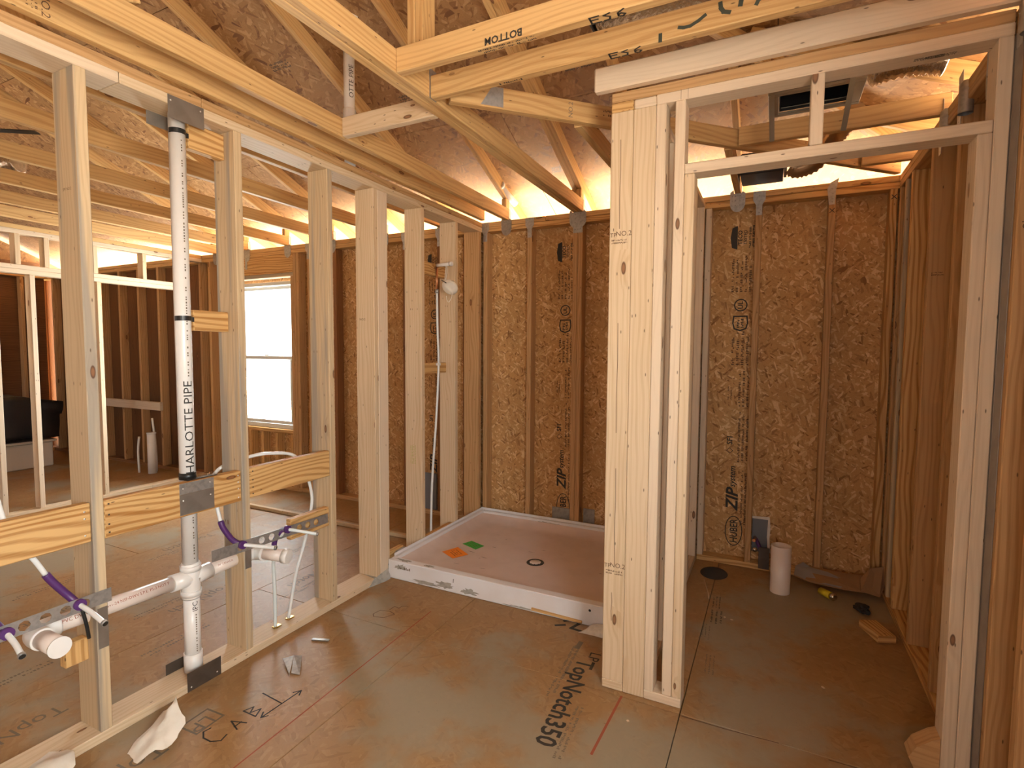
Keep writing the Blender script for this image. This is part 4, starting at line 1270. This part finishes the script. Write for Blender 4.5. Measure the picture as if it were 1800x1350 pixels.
for q, (x, y) in enumerate(((-.055, -2.004), (-.066, -1.914))):
    tag(board('pipe_clamp', (x - .012, y - .012, .0385), (x + .012, y + .030, .046), BRASS, None, c=0.002), ['brass tube clamp on the floor plate, nearer one', 'brass tube clamp on the floor plate, farther one'][q], 'clamp')
so = Vector((-.02, -2.83, .525))
tag(tube('hanger_strap', [(.006, -2.846, .52), (.010, -2.838, .47), (.006, -2.829, .41)], 0.006, BLACK, None, 8, smooth=4), 'black hanger strap tail below the near water stub', 'strap')

# ------------------------------------------------------------------ shower valve riser, arm and the dust mask
sh = empty('shower_riser', (-.07, -.60, .45), 'white tube rising to the shower arm between two studs', 'tube')
tube('riser_tube', [(-.075, -.625, .04), (-.072, -.612, .46), (-.068, -.56, .95), (-.068, -.530, 1.335), (-.07, -.540, 1.60), (-.07, -.546, 1.86)], 0.0085, PEX, sh, 12, smooth=6)
tube('copper_fitting', [(-.07, -.546, 1.86), (-.07, -.547, 2.045)], 0.0085, COPPER, sh, 12)
tube('fitting_ring', [(-.07, -.546, 1.852), (-.07, -.546, 1.882)], 0.0125, GALV, sh, 14)
tube('shower_arm', [(-.07, -.547, 2.052), (-.02, -.547, 2.054), (.055, -.547, 2.056)], 0.0120, PVC, sh, 14)
tube('arm_cap', [(.04, -.547, 2.056), (.062, -.547, 2.056)], 0.016, PVC, sh, 14)
board('tube_clip', (-.081, -.548, 1.325), (-.058, -.515, 1.345), PVC, sh)

mk = empty('dust_mask', (.045, -.52, 1.89), 'white dust mask hanging by its band from the shower arm', 'mask')
bm = bmesh.new()
bmesh.ops.create_uvsphere(bm, u_segments=24, v_segments=14, radius=1)
for v in list(bm.verts):
    if v.co.y > 0.05: v.co.y = 0.05 + 0.06 * (v.co.y - .05)
    r2 = v.co.x ** 2 + v.co.z ** 2
    v.co = Vector((v.co.x * 0.062, v.co.y * 0.045 * (1 - .15 * math.sin(v.co.z * 4)), v.co.z * 0.050))
me = bpy.data.meshes.new('cup'); bm.to_mesh(me); bm.free()
for p in me.polygons: p.use_smooth = True
MM = T(.035, -.535, 1.893) @ Matrix.Rotation(R(30), 4, 'Z') @ Matrix.Rotation(R(38), 4, 'Y')
mobj('cup', me, MASK, mk, MM)
board('nose_clip', (.02 - .028, -.585, 1.925), (.02 + .018, -.581, 1.931), DSTEEL, mk, c=0, rot=Matrix.Rotation(R(28), 4, 'Y'))
tube('band', [(.0, -.55, 1.92), (.005, -.552, 1.98), (.012, -.550, 2.041)], 0.0022, MASK, mk, 6, smooth=4)
tube('band', [(.004, -.548, 1.935), (.02, -.553, 1.99), (.020, -.550, 2.041)], 0.0022, MASK, mk, 6, smooth=4)
tube('band', [(.065, -.545, 1.865), (.055, -.545, 1.82), (.035, -.548, 1.785), (.018, -.548, 1.80), (.01, -.545, 1.83)], 0.0022, MASK, mk, 6, smooth=5)

# ------------------------------------------------------------------ shower pan
pan = empty('shower_pan', (0.765, -0.61, 0), 'white shower pan with a raised rim set in the framed shower', 'shower pan')
PX0, PX1, PY0, PY1, PH = 0.004, 1.528, -1.205, -0.004, 0.118
def panbox(nm, a, b, mat=PAN):
    return board(nm, a, b, mat, pan, c=0.004)
panbox('front_curb', (PX0, PY0, 0.001), (PX1, PY0 + 0.055, PH))
panbox('side_rim', (PX0, PY0 + 0.056, 0.001), (PX0 + 0.030, PY1, PH))
panbox('back_rim', (PX0 + 0.031, PY1 - 0.030, 0.001), (PX1 - 0.031, PY1, PH))
panbox('side_rim', (PX1 - 0.030, PY0 + 0.056, 0.001), (PX1, PY1, PH))
def pan_floor():
    nx, ny = 22, 18
    x0, x1, y0, y1 = PX0 + .030, PX1 - .030, PY0 + .055, PY1 - .030
    v, f = [], []
    for j in range(ny + 1):
        for i in range(nx + 1):
            u, w = i / nx, j / ny
            x, y = x0 + (x1 - x0) * u, y0 + (y1 - y0) * w
            d = min(x - x0, x1 - x, y - y0, y1 - y)
            z = 0.048 + 0.012 * min(1, math.hypot(x - .79, y + .675) / .7)
            e = max(0, 1 - d / 0.07)
            z += 0.040 * e * e
            v.append((x, y, z))
    for j in range(ny):
        for i in range(nx):
            a = j * (nx + 1) + i
            f.append((a, a + 1, a + nx + 2, a + nx + 1))
    return mesh_from(v, f, True)
mobj('pan_floor', pan_floor(), PANFLOOR, pan)
flange = (PX0, PY1 - 0.006, PH + .0005), (PX1, PY1, PH + 0.02)
panbox('tile_flange', (PX0, PY0 + .06, PH + .0005), (PX0 + .006, PY1 - .007, PH + .018))
panbox('tile_flange', *flange)
dr = mobj('drain', lathe_mesh([(0.0005, 0), (0.046, 0), (0.050, .003), (0.056, .003), (0.058, 0)], 28), plain('drain_rim', (.05, .045, .04), .5), pan, T(0.787, -0.676, 0.0495))
gr = mobj('drain_grate', lathe_mesh([(0.0005, .004), (0.036, .004), (0.038, .002)], 24), PVCP, dr, T(0.787, -0.676, 0.0500))
for q in range(10):
    a = q * math.pi / 5
    mobj('drain_notch', box_mesh(.008, .005, .002, 0), DNAIL, dr, T(0.787 + .041 * math.cos(a), -0.676 + .041 * math.sin(a), .0535) @ Matrix.Rotation(a, 4, 'Z'))
def smear(seed, org, w, h, xd, yd, parent, mat=CEMENT, th=0.001):
    r = random.Random(seed)
    n = 22
    pts = []
    for i in range(n):
        a = 2 * math.pi * i / n
        k = r.uniform(.35, 1.0)
        pts.append((w / 2 * k * math.cos(a), h / 2 * k * math.sin(a)))
    return blob(pts, org, xd, yd, mat, parent, 'thinset_smear')
for q, (x, z, w, h) in enumerate(((0.10, .085, .13, .05), (0.44, .035, .20, .055), (0.60, .03, .16, .045), (0.30, .02, .30, .03), (0.95, .012, .3, .016))):
    smear(200 + q, (x, PY0 - .0008, z), w, h, (1, 0, 0), (0, 0, 1), pan)
for q, (x, y, w, h) in enumerate(((0.10, -1.175, .16, .05), (.30, -1.18, .1, .03))):
    smear(210 + q, (x, y, PH + .0006), w, h, (1, 0, 0), (0, 1, 0), pan)
smear(215, (.10, -1.149 + .001, .09), .14, .05, (1, 0, 0), (0, 0, 1), pan)
smear(216, (.62, PY1 - .0308, .095), .26, .03, (1, 0, 0), (0, 0, 1), pan)
for q in range(14):
    x, y = rng.uniform(.25, 1.25), rng.uniform(-1.0, -.2)
    smear(220 + q, (x, y, 0.0625 + .012 * 0), rng.uniform(.02, .07), rng.uniform(.004, .012), (1, rng.uniform(-.5, .5), 0), (rng.uniform(-.3, .3), 1, 0), pan, plain('footprint_dust', (.35, .28, .25), .9) if q == 0 else bpy.data.materials['footprint_dust'])
print_rows(1, .12, .03, (.12, PY0 - .001, .08), (1, 0, .0), (0, 0, 1), INKG, pan, 230)
strokes([[(0, 0), (.002, .02)]], .004, (.49, PY0 - .001, .065), (1, 0, 0), (0, 0, 1), INK, pan)
mobj('screw_head', lathe_mesh([(.0005, .002), (.006, .001), (.007, 0)], 10), INK, pan, T(1.33, PY0 - .0002, .085) @ Matrix.Rotation(R(90), 4, 'X'))
tag(board('wood_strip', (1.00, PY0 - .010, .012), (1.29, PY0 - .001, .026), W['syp'], None, c=0.001, rot=Matrix.Rotation(R(1.5), 4, 'Y')), 'thin wood strip stuck along the foot of the shower curb', 'wood strip')

def sticker(name, pts, z, mat, label):
    c = Vector((sum(p[0] for p in pts) / 4, sum(p[1] for p in pts) / 4, z))
    n = 4
    v = [(x - c.x, y - c.y, 0) for x, y in pts] + [(x - c.x, y - c.y, .0008) for x, y in pts]
    me = mesh_from(v, [(3, 2, 1, 0), (4, 5, 6, 7)] + [(i, (i + 1) % 4, (i + 1) % 4 + 4, i + 4) for i in range(4)])
    o = mobj(name, me, mat, None, Matrix.Translation(c))
    print_rows(4, .11, .07, (c.x + .005, c.y, z + .0012), (.83, -.55, 0), (.55, .83, 0), INKB, o, int(z * 1e4) + len(label), gap=.6)
    return tag(o, label, 'sticker')
sticker('paper_sticker', [(.155, -.822), (.206, -.70), (.34, -.784), (.285, -.889)], .0608, ORANGE, 'orange warning sticker lying in the shower pan')
sticker('paper_sticker', [(.20, -.629), (.229, -.55), (.359, -.597), (.338, -.681)], .0608, GREEN, 'green sticker lying in the shower pan behind the orange one')
# cement at the wall foot by the curb, and wedges at the pan's left rim
ce = mesh_from([(-.14, -1.30, .0385), (.0, -1.33, .0385), (.03, -1.215, .0), (-.0, -1.18, .06), (-.07, -1.2, .05), (.03, -1.26, .001), (.0, -1.38, .001)], [(0, 1, 3, 4), (1, 5, 2, 3), (1, 6, 5)])
tag(mobj('thinset_heap', ce, CEMENT), 'grey mortar smeared where the curb meets the stud wall', 'mortar')
blk = [((-.07, -1.16, .039), (-.032, -1.0, .135), 'short wood block standing at the pan corner'), ((-.05, -.79, .039), (-.012, -.42, .125), 'wood block between two studs along the pan rim')]
for a, b, l in blk:
    tag(board('wood_block', a, b, W['syp'], None), l, 'block')
tag(board('mortar_patch', (-.03, -1.10, .04), (-.004, -1.0, .13), CEMENT, None, c=.008), 'grey mortar lump on the block at the pan corner', 'mortar')
tag(board('grey_board', (-.62, .012, .04), (-.46, .030, .36), BOXG, None, c=.002), 'blue-grey panel leaning behind the shower riser', 'panel')

# ------------------------------------------------------------------ toilet closet: floor items
tp = empty('toilet_stub', (2.226, -0.295, 0), 'open white pipe stub standing on the toilet closet floor', 'pipe')
mobj('pipe_wall', lathe_mesh([(.055, 0), (.055, .283), (.0495, .283), (.0495, .02), (.0005, .02)], 32), PVCP, tp, T(2.226, -0.295, 0.0005))
dk = mobj('floor_disc', lathe_mesh([(.0005, .012), (.05, .010), (.080, .004), (.084, 0)], 26), FELT, None, T(1.845, -0.195, 0.001) @ Matrix.Diagonal((1.0, 1.25, 1, 1)))
tag(dk, 'dark grey round disc lying in the back left corner of the closet', 'disc')
tag(tube('wood_splinter', [(1.80, -.33, .006), (1.845, -.53, .004), (1.855, -.60, .005)], .003, W['spf2'], None, 6), 'thin pale splinter lying on the closet floor', 'splinter')
ob = empty('supply_box', (2.11, .05, .16), 'grey wall box with torn white edge holding the toilet supply', 'wall box')
me_ = board('box_back', (2.056, .062, .10), (2.15, .070, .335), BOXG, ob, c=.002)
bd = mesh_from([(.0, 0, .24), (.105, 0, .245), (.112, 0, .17), (.108, 0, .10), (.118, 0, 0), (.10, 0, .02), (.092, 0, .11), (.096, 0, .225), (.0, 0, .225)], [(0, 1, 7, 8), (1, 2, 3, 6, 7), (3, 4, 5, 6)])
mobj('torn_edge', bd, PAPER, ob, T(2.054, .058, .10))
board('lower_plate', (2.10, -.006, .012), (2.165, -.002, .155), DSTEEL, ob, c=.001)
tube('valve_stub', [(2.075, .05, .20), (2.075, .0, .20), (2.07, -.04, .205)], .010, COPPER, ob, 10)
tube('bend_support', [(2.075, .04, .20), (2.095, .02, .17), (2.11, .02, .13)], .012, PURPLE, ob, 10, smooth=4)
mobj('handle', lathe_mesh([(.0005, .012), (.012, .010), (.016, 0)], 14), CHROME, ob, T(2.078, -.012, .135) @ Matrix.Rotation(R(90), 4, 'X'))
# cardboard
cb = empty('cardboard_piece', (2.55, -.10, .02), 'folded piece of brown cardboard with grey paper against the back wall', 'cardboard')
sheet = [(-.245, -.01, .045), (-.16, -.03, .030), (.02, -.075, .035), (.115, -.085, .045), (.125, .045, .095), (-.02, .075, .085), (-.18, .085, .085), (-.235, .06, .075)]
cm = mesh_from(sheet + [(x, y, z - .004) for x, y, z in sheet], [tuple(range(8)), tuple(range(15, 7, -1))] + [(i, i + 8, (i + 1) % 8 + 8, (i + 1) % 8) for i in range(8)])
mobj('flat_sheet', cm, CARD, cb, T(2.55, -.10, 0))
pz = [(-.245, -.012, .047), (-.16, -.032, .032), (.0, -.071, .036), (.05, -.01, .060), (-.06, .05, .078), (-.15, .07, .082), (-.19, .082, .105), (-.235, .058, .080)]
mobj('grey_paper', mesh_from([(x, y, z + .002) for x, y, z in pz], [tuple(range(8))]), CARDG, cb, T(2.55, -.10, 0))
fl = [(0, 0, .045), (.09, -.005, .03), (.12, .045, .08), (.112, .06, .19), (.05, .06, .17), (-.0, .05, .10)]
fm = mesh_from(fl + [(x - .001, y + .004, z) for x, y, z in fl], [tuple(range(5, -1, -1)), tuple(range(6, 12))] + [(i, (i + 1) % 6, (i + 1) % 6 + 6, i + 6) for i in range(6)])
mobj('raised_flap', fm, CARD, cb, T(2.652, -.185, 0))
cn = empty('yellow_can', (2.49, -.27, .03), 'small yellow spray can with a silver end under the cardboard', 'can')
tube('body', [(2.445, -.225, .022), (2.492, -.285, .026)], .021, YELLOW, cn, 16)
tube('silver_end', [(2.493, -.286, .026), (2.505, -.301, .027), (2.512, -.310, .028)], [.020, .022, .014], CHROME, cn, 16)
gl = empty('dark_glove', (2.64, -.37, 0), 'small crumpled dark scrap on the closet floor near the cardboard', 'scrap')
bm = bmesh.new(); bmesh.ops.create_icosphere(bm, subdivisions=3, radius=.05)
for v in bm.verts:
    v.co *= .8 + .6 * mnoise.noise(v.co * 30)
    v.co.z = max(v.co.z * .5 + .02, 0)
me = bpy.data.meshes.new('scrap'); bm.to_mesh(me); bm.free()
mobj('scrap_body', me, FELT, gl, T(2.64, -.37, 0.001))
tag(beam('wood_offcut', (2.635, -.545, .0195), (2.698, -.697, .0195), .088, .037, W['syp'], None), 'short wood offcut lying on the closet floor by the right wall', 'offcut')
# wood chips by the doorway
for x, y, l in ((1.95, -.79, 'tiny pale wood chip on the closet floor beside the printed stamps'), (1.985, -.80, 'tiny pale wood chip just right of another on the closet floor'), (1.68, -1.83, 'small pale wood chip on the floor in front of the post'), (1.83, -2.03, 'pale sliver on the floor nearest the viewer'), (2.38, -1.25, 'tiny pale wood chip in the middle of the closet doorway floor')):
    tag(board('wood_chip', (x, y, .0005), (x + rng.uniform(.008, .018), y + rng.uniform(.006, .022), .004), W['spf2'], None, c=.001, rot=Matrix.Rotation(rng.uniform(0, 3), 4, 'Z')), l, 'wood chip', 'wood chips scattered on the floor')

# ------------------------------------------------------------------ closet ceiling: register boot, fan box, ducts
hv = empty('register_boot', (2.28, -.88, 2.66), 'metal air register boot with a black opening above the closet', 'vent')
bx0, bx1, by0, by1, bz = 2.085, 2.47, -1.02, -.755, 2.615
for a, b in (((bx0, by0, bz), (bx1, by0 + .028, bz + .012)), ((bx0, by1 - .028, bz), (bx1, by1, bz + .012)), ((bx0, by0 + .029, bz), (bx0 + .045, by1 - .029, bz + .012)), ((bx1 - .045, by0 + .029, bz), (bx1, by1 - .029, bz + .012))):
    board('flange', a, b, FRAMEGREY, hv, c=.002)
for a, b in (((bx0 + .046, by0 + .03, bz + .013), (bx1 - .046, by0 + .034, bz + .12)), ((bx0 + .046, by1 - .034, bz + .013), (bx1 - .046, by1 - .03, bz + .12)), ((bx0 + .046, by0 + .035, bz + .013), (bx0 + .05, by1 - .035, bz + .12)), ((bx1 - .05, by0 + .035, bz + .013), (bx1 - .046, by1 - .035, bz + .12)), ((bx0 + .046, by0 + .03, bz + .121), (bx1 - .046, by1 - .03, bz + .125))):
    board('liner', a, b, DUCTBLACK, hv, c=0)
board('damper_blade', (bx0 + .055, by1 - .06, bz + .02), (bx1 - .055, by1 - .045, bz + .024), CHROME, hv, c=0)
for x, x2 in ((2.098, 2.108), (2.425, 2.394)):
    beam('hanger_bar', (x, by0 - .01, bz + .02), (x2, -.876, ZT - .008), .022, .004, FRAMEGREY, hv, c=0, side=(1, 0, 0))

def flex(name, path, r, mat, label, n=14):
    pts = smooth_path(path, n)
    rad = [r * (1.0 if i % 2 else .86) for i in range(len(pts))]
    o = tube(name, pts, rad, mat, None, 18, caps=True)
    return tag(o, label, 'duct')
flex('flexible_duct', [(2.480, -.965, 2.665), (2.53, -.965, 2.675), (2.62, -.965, 2.68), (2.70, -.965, 2.672), (2.76, -.965, 2.655)], .07, FOIL, 'silver flexible duct beside the air register boot', 6)
fb = empty('fan_box', (2.05, -.22, 2.48), 'black exhaust fan box above the back of the closet', 'fan')
board('housing', (1.935, -.34, 2.478), (2.165, -.10, 2.60), DUCTBLACK, fb, c=.004)
board('outlet_collar', (2.166, -.28, 2.485), (2.182, -.16, 2.59), FRAMEGREY, fb, c=.002)
DUCTTINT = plain('silver_duct_wood_reflection', (.42, .30, .19), .3, .85)  # brown base colour stands in for wood reflected in silver duct
flex('flexible_duct', [(2.206, -.22, 2.53), (2.24, -.22, 2.512), (2.32, -.24, 2.53), (2.39, -.30, 2.60), (2.44, -.40, 2.65), (2.49, -.50, 2.68)], .058, DUCTTINT, 'silver flexible duct with brown reflections in its colour, bending from the fan box', 9)
flex('flexible_duct', [(1.52, -1.815, 2.725), (1.75, -1.80, 2.70), (2.0, -1.79, 2.69), (2.35, -1.78, 2.70), (2.7, -1.78, 2.74)], .095, FOIL, 'crinkled foil duct lying across the jack trusses at the top', 14)
tag(board('duct_opening', (1.494, -1.90, 2.64), (1.504, -1.73, 2.81), DUCTBLACK, None, c=.002), 'black duct end plate above the jack trusses', 'duct end')

# attic vent pipe
vp = empty('vent_pipe', (-.07, -1.42, 2.47), 'white vent pipe rising through the roof framing with a bend at its top', 'pipe')
VX, VY = -.07, -1.42
tube('pipe_length', [(VX, VY, 2.47), (VX, VY, 3.2)], .0305, PVC, vp, 24)
tube('coupling', [(VX, VY, 2.735), (VX, VY, 2.745), (VX, VY, 2.80), (VX, VY, 2.805)], [.033, .036, .036, .033], PVC, vp, 24)
tube('elbow', [(VX, VY, 3.18), (VX, VY, 3.24), (VX + .02, VY - .01, 3.275), (VX + .05, VY - .03, 3.29)], .036, PVC, vp, 20, smooth=5)
me = fine_copy(text_mesh('OTTE PIPE', .040))
ca2 = math.atan2(-3.802 - VY, 2.148 - VX)
for v in me.vertices:
    a = ca2 + .45 - v.co.y / .0305
    v.co = Vector((.0309 * math.cos(a), .0309 * math.sin(a), v.co.x))
tag(mobj('lettering', me, INK, vp, T(VX, VY, 2.95)), kind='stuff')
# eave pipe and collar lit by daylight
ep = empty('eave_pipe', (.235, -.02, 2.60), 'sunlit white vent pipe end by the eave above the plumbing wall', 'pipe')
tube('pipe_length', [(.215, -.10, 2.70), (.27, .06, 2.60)], .026, PVC, ep, 18)
tube('collar', [(.215, -.115, 2.708), (.217, -.10, 2.70)], .04, PVC, ep, 18)

# ------------------------------------------------------------------ loose things on the bath floor
def crumple(name, org, pts, mat, label, amp=.012, seed=3):
    bm = bmesh.new()
    vs = [bm.verts.new(p) for p in pts[0]]
    for f in pts[1]:
        bm.faces.new([vs[i] for i in f])
    bmesh.ops.triangulate(bm, faces=bm.faces[:])
    bmesh.ops.subdivide_edges(bm, edges=bm.edges[:], cuts=4, use_grid_fill=True)
    for v in bm.verts:
        d = Vector((mnoise.noise(v.co * 28 + Vector((seed, 0, 0))), mnoise.noise(v.co * 28 + Vector((0, seed, 5))), mnoise.noise(v.co * 28 + Vector((9, 0, seed)))))
        v.co += d * amp
        v.co.z = max(v.co.z, .001)
    me = bpy.data.meshes.new(name); bm.to_mesh(me); bm.free()
    for p in me.polygons: p.use_smooth = True
    o = mobj(name, me, mat, None, T(*org))
    return tag(o, label, 'bag' if 'bag' in name else 'paper')
crumple('plastic_bag', (.17, -2.70, 0), ([(-.035, -.09, .004), (.05, -.10, .004), (.10, -.03, .03), (.085, .05, .055), (-.005, .075, .13), (-.06, .04, .045), (.02, -.0, .075)], [(0, 1, 6), (1, 2, 6), (2, 3, 6), (3, 4, 6), (4, 5, 6), (5, 0, 6)]), PAPER, 'crumpled white plastic bag on the floor beside the plumbing wall', .014)
crumple('paper_scrap', (.075, -3.0, 0), ([(-.13, -.10, .004), (.06, -.11, .004), (.09, .02, .02), (.0, .09, .075), (-.11, .06, .05), (-.02, 0, .08)], [(0, 1, 5), (1, 2, 5), (2, 3, 5), (3, 4, 5), (4, 0, 5)]), PAPER, 'crumpled white paper cut off by the bottom left corner', .012, 8)
crumple('plastic_bag', (1.43, -1.262, 0), ([(-.13, -.02, .002), (.08, -.035, .002), (.09, .04, .01), (.07, .045, .05), (-.06, .04, .03), (0, 0, .035)], [(0, 1, 5), (1, 2, 5), (2, 3, 5), (3, 4, 5), (4, 0, 5)]), PLASTICBAG, 'crumpled clear plastic at the foot of the post beside the curb', .010, 5)
mp = empty('metal_scrap', (.25, -2.16, 0), 'bent piece of shiny steel plate on the floor', 'metal scrap')
q1 = [(.166, -2.148, .012), (.20, -2.115, .02), (.275, -2.205, .004), (.293, -2.218, .001)]
q2 = [(.20, -2.115, .02), (.225, -2.092, .012), (.318, -2.187, .001), (.280, -2.20, .004)]
for q in (q1, q2):
    mobj('plate_half', mesh_from([(x - .25, y + 2.16, z) for x, y, z in q] + [(x - .25, y + 2.16, z + .0018) for x, y, z in q], [(3, 2, 1, 0), (4, 5, 6, 7), (0, 1, 5, 4), (1, 2, 6, 5), (2, 3, 7, 6), (3, 0, 4, 7)]), GALV, mp, T(.25, -2.16, .001))
tag(beam('metal_clip', (.145, -1.955, .005), (.228, -1.925, .006), .016, .006, GALV, None, c=.001), 'short shiny metal clip on the floor near the stud wall', 'metal clip')

# ------------------------------------------------------------------ next room: tub under a tarp, pipe stubs, boards, ducts
tb = empty('bathtub', (-5.9, -.85, 0), 'white bathtub behind the far partition', 'bathtub')
board('apron', (-6.25, -1.9, .001), (-5.75, -.50, .30), TUB, tb, c=.01)
board('rim', (-6.28, -1.93, .301), (-5.72, -.47, .33), TUB, tb, c=.01)
bm = bmesh.new()
bmesh.ops.create_cube(bm, size=1)
bmesh.ops.subdivide_edges(bm, edges=bm.edges[:], cuts=9, use_grid_fill=True)
for v in bm.verts:
    v.co = Vector((v.co.x * .60, v.co.y * 1.55, v.co.z * .50))
    v.co += Vector((1, 1, .6)) * .03 * mnoise.noise(v.co * 5)
    if v.co.z > .1:
        v.co.z -= .25 * max(0, v.co.y - .45)
me = bpy.data.meshes.new('tarp'); bm.to_mesh(me); bm.free()
for p in me.polygons: p.use_smooth = True
tag(mobj('black_tarp', me, TARP, None, T(-6.0, -1.20, .612)), 'black tarp draped over the bathtub in the next room', 'tarp')
fs = empty('pipe_stub', (-4.25, -.20, .04), 'white capped pipe stub rising in the small room beyond the partition', 'pipe')
tube('pipe_length', [(-4.25, -.20, .001), (-4.25, -.20, .46)], .045, PVC, fs, 18)
tube('cap', [(-4.25, -.20, .46), (-4.25, -.20, .475)], .048, PVC, fs, 18)
tag(tube('floor_tube', [(-4.42, -.25, .001), (-4.43, -.25, .25), (-4.40, -.25, .42)], .012, PEX, None, 8, smooth=4), 'thin white tube rising left of the far pipe stub', 'tube')
tag(tube('floor_tube', [(-4.31, -.12, .001), (-4.33, -.11, .3), (-4.40, -.10, .62)], .012, PEX, None, 8, smooth=4), 'thin white tube leaning behind the far pipe stub', 'tube')
tag(board('backing_plank', (-5.85, -.042, .705), (-4.34, -.004, .805), W['spf2'], None), 'pale plank nailed level across the far studs', 'plank')
tag(tube('curtain_pipe', [(-5.28, -.35, .001), (-5.30, -.35, 2.388)], .011, COPPER, None, 8), 'thin copper pipe standing in front of the far studs', 'pipe')
flex('flexible_duct', [(-2.85, -2.02, 2.68), (-2.72, -1.98, 2.70), (-2.62, -1.93, 2.72)], .07, FOIL, 'scrap of foil duct glinting above the next room at the left edge', 10)
tag(beam('duct_strap', (-1.66, -2.42, 2.60), (-1.50, -2.28, 2.61), .05, .004, BLACK, None, c=0), 'black strap hanging from the trusses of the next room', 'strap')
tag(board('floor_cleat', (-3.45, -.60, .001), (-.16, -.565, .030), W['gray'], None), 'long dark cleat lying on the next room floor along the back wall', 'cleat')
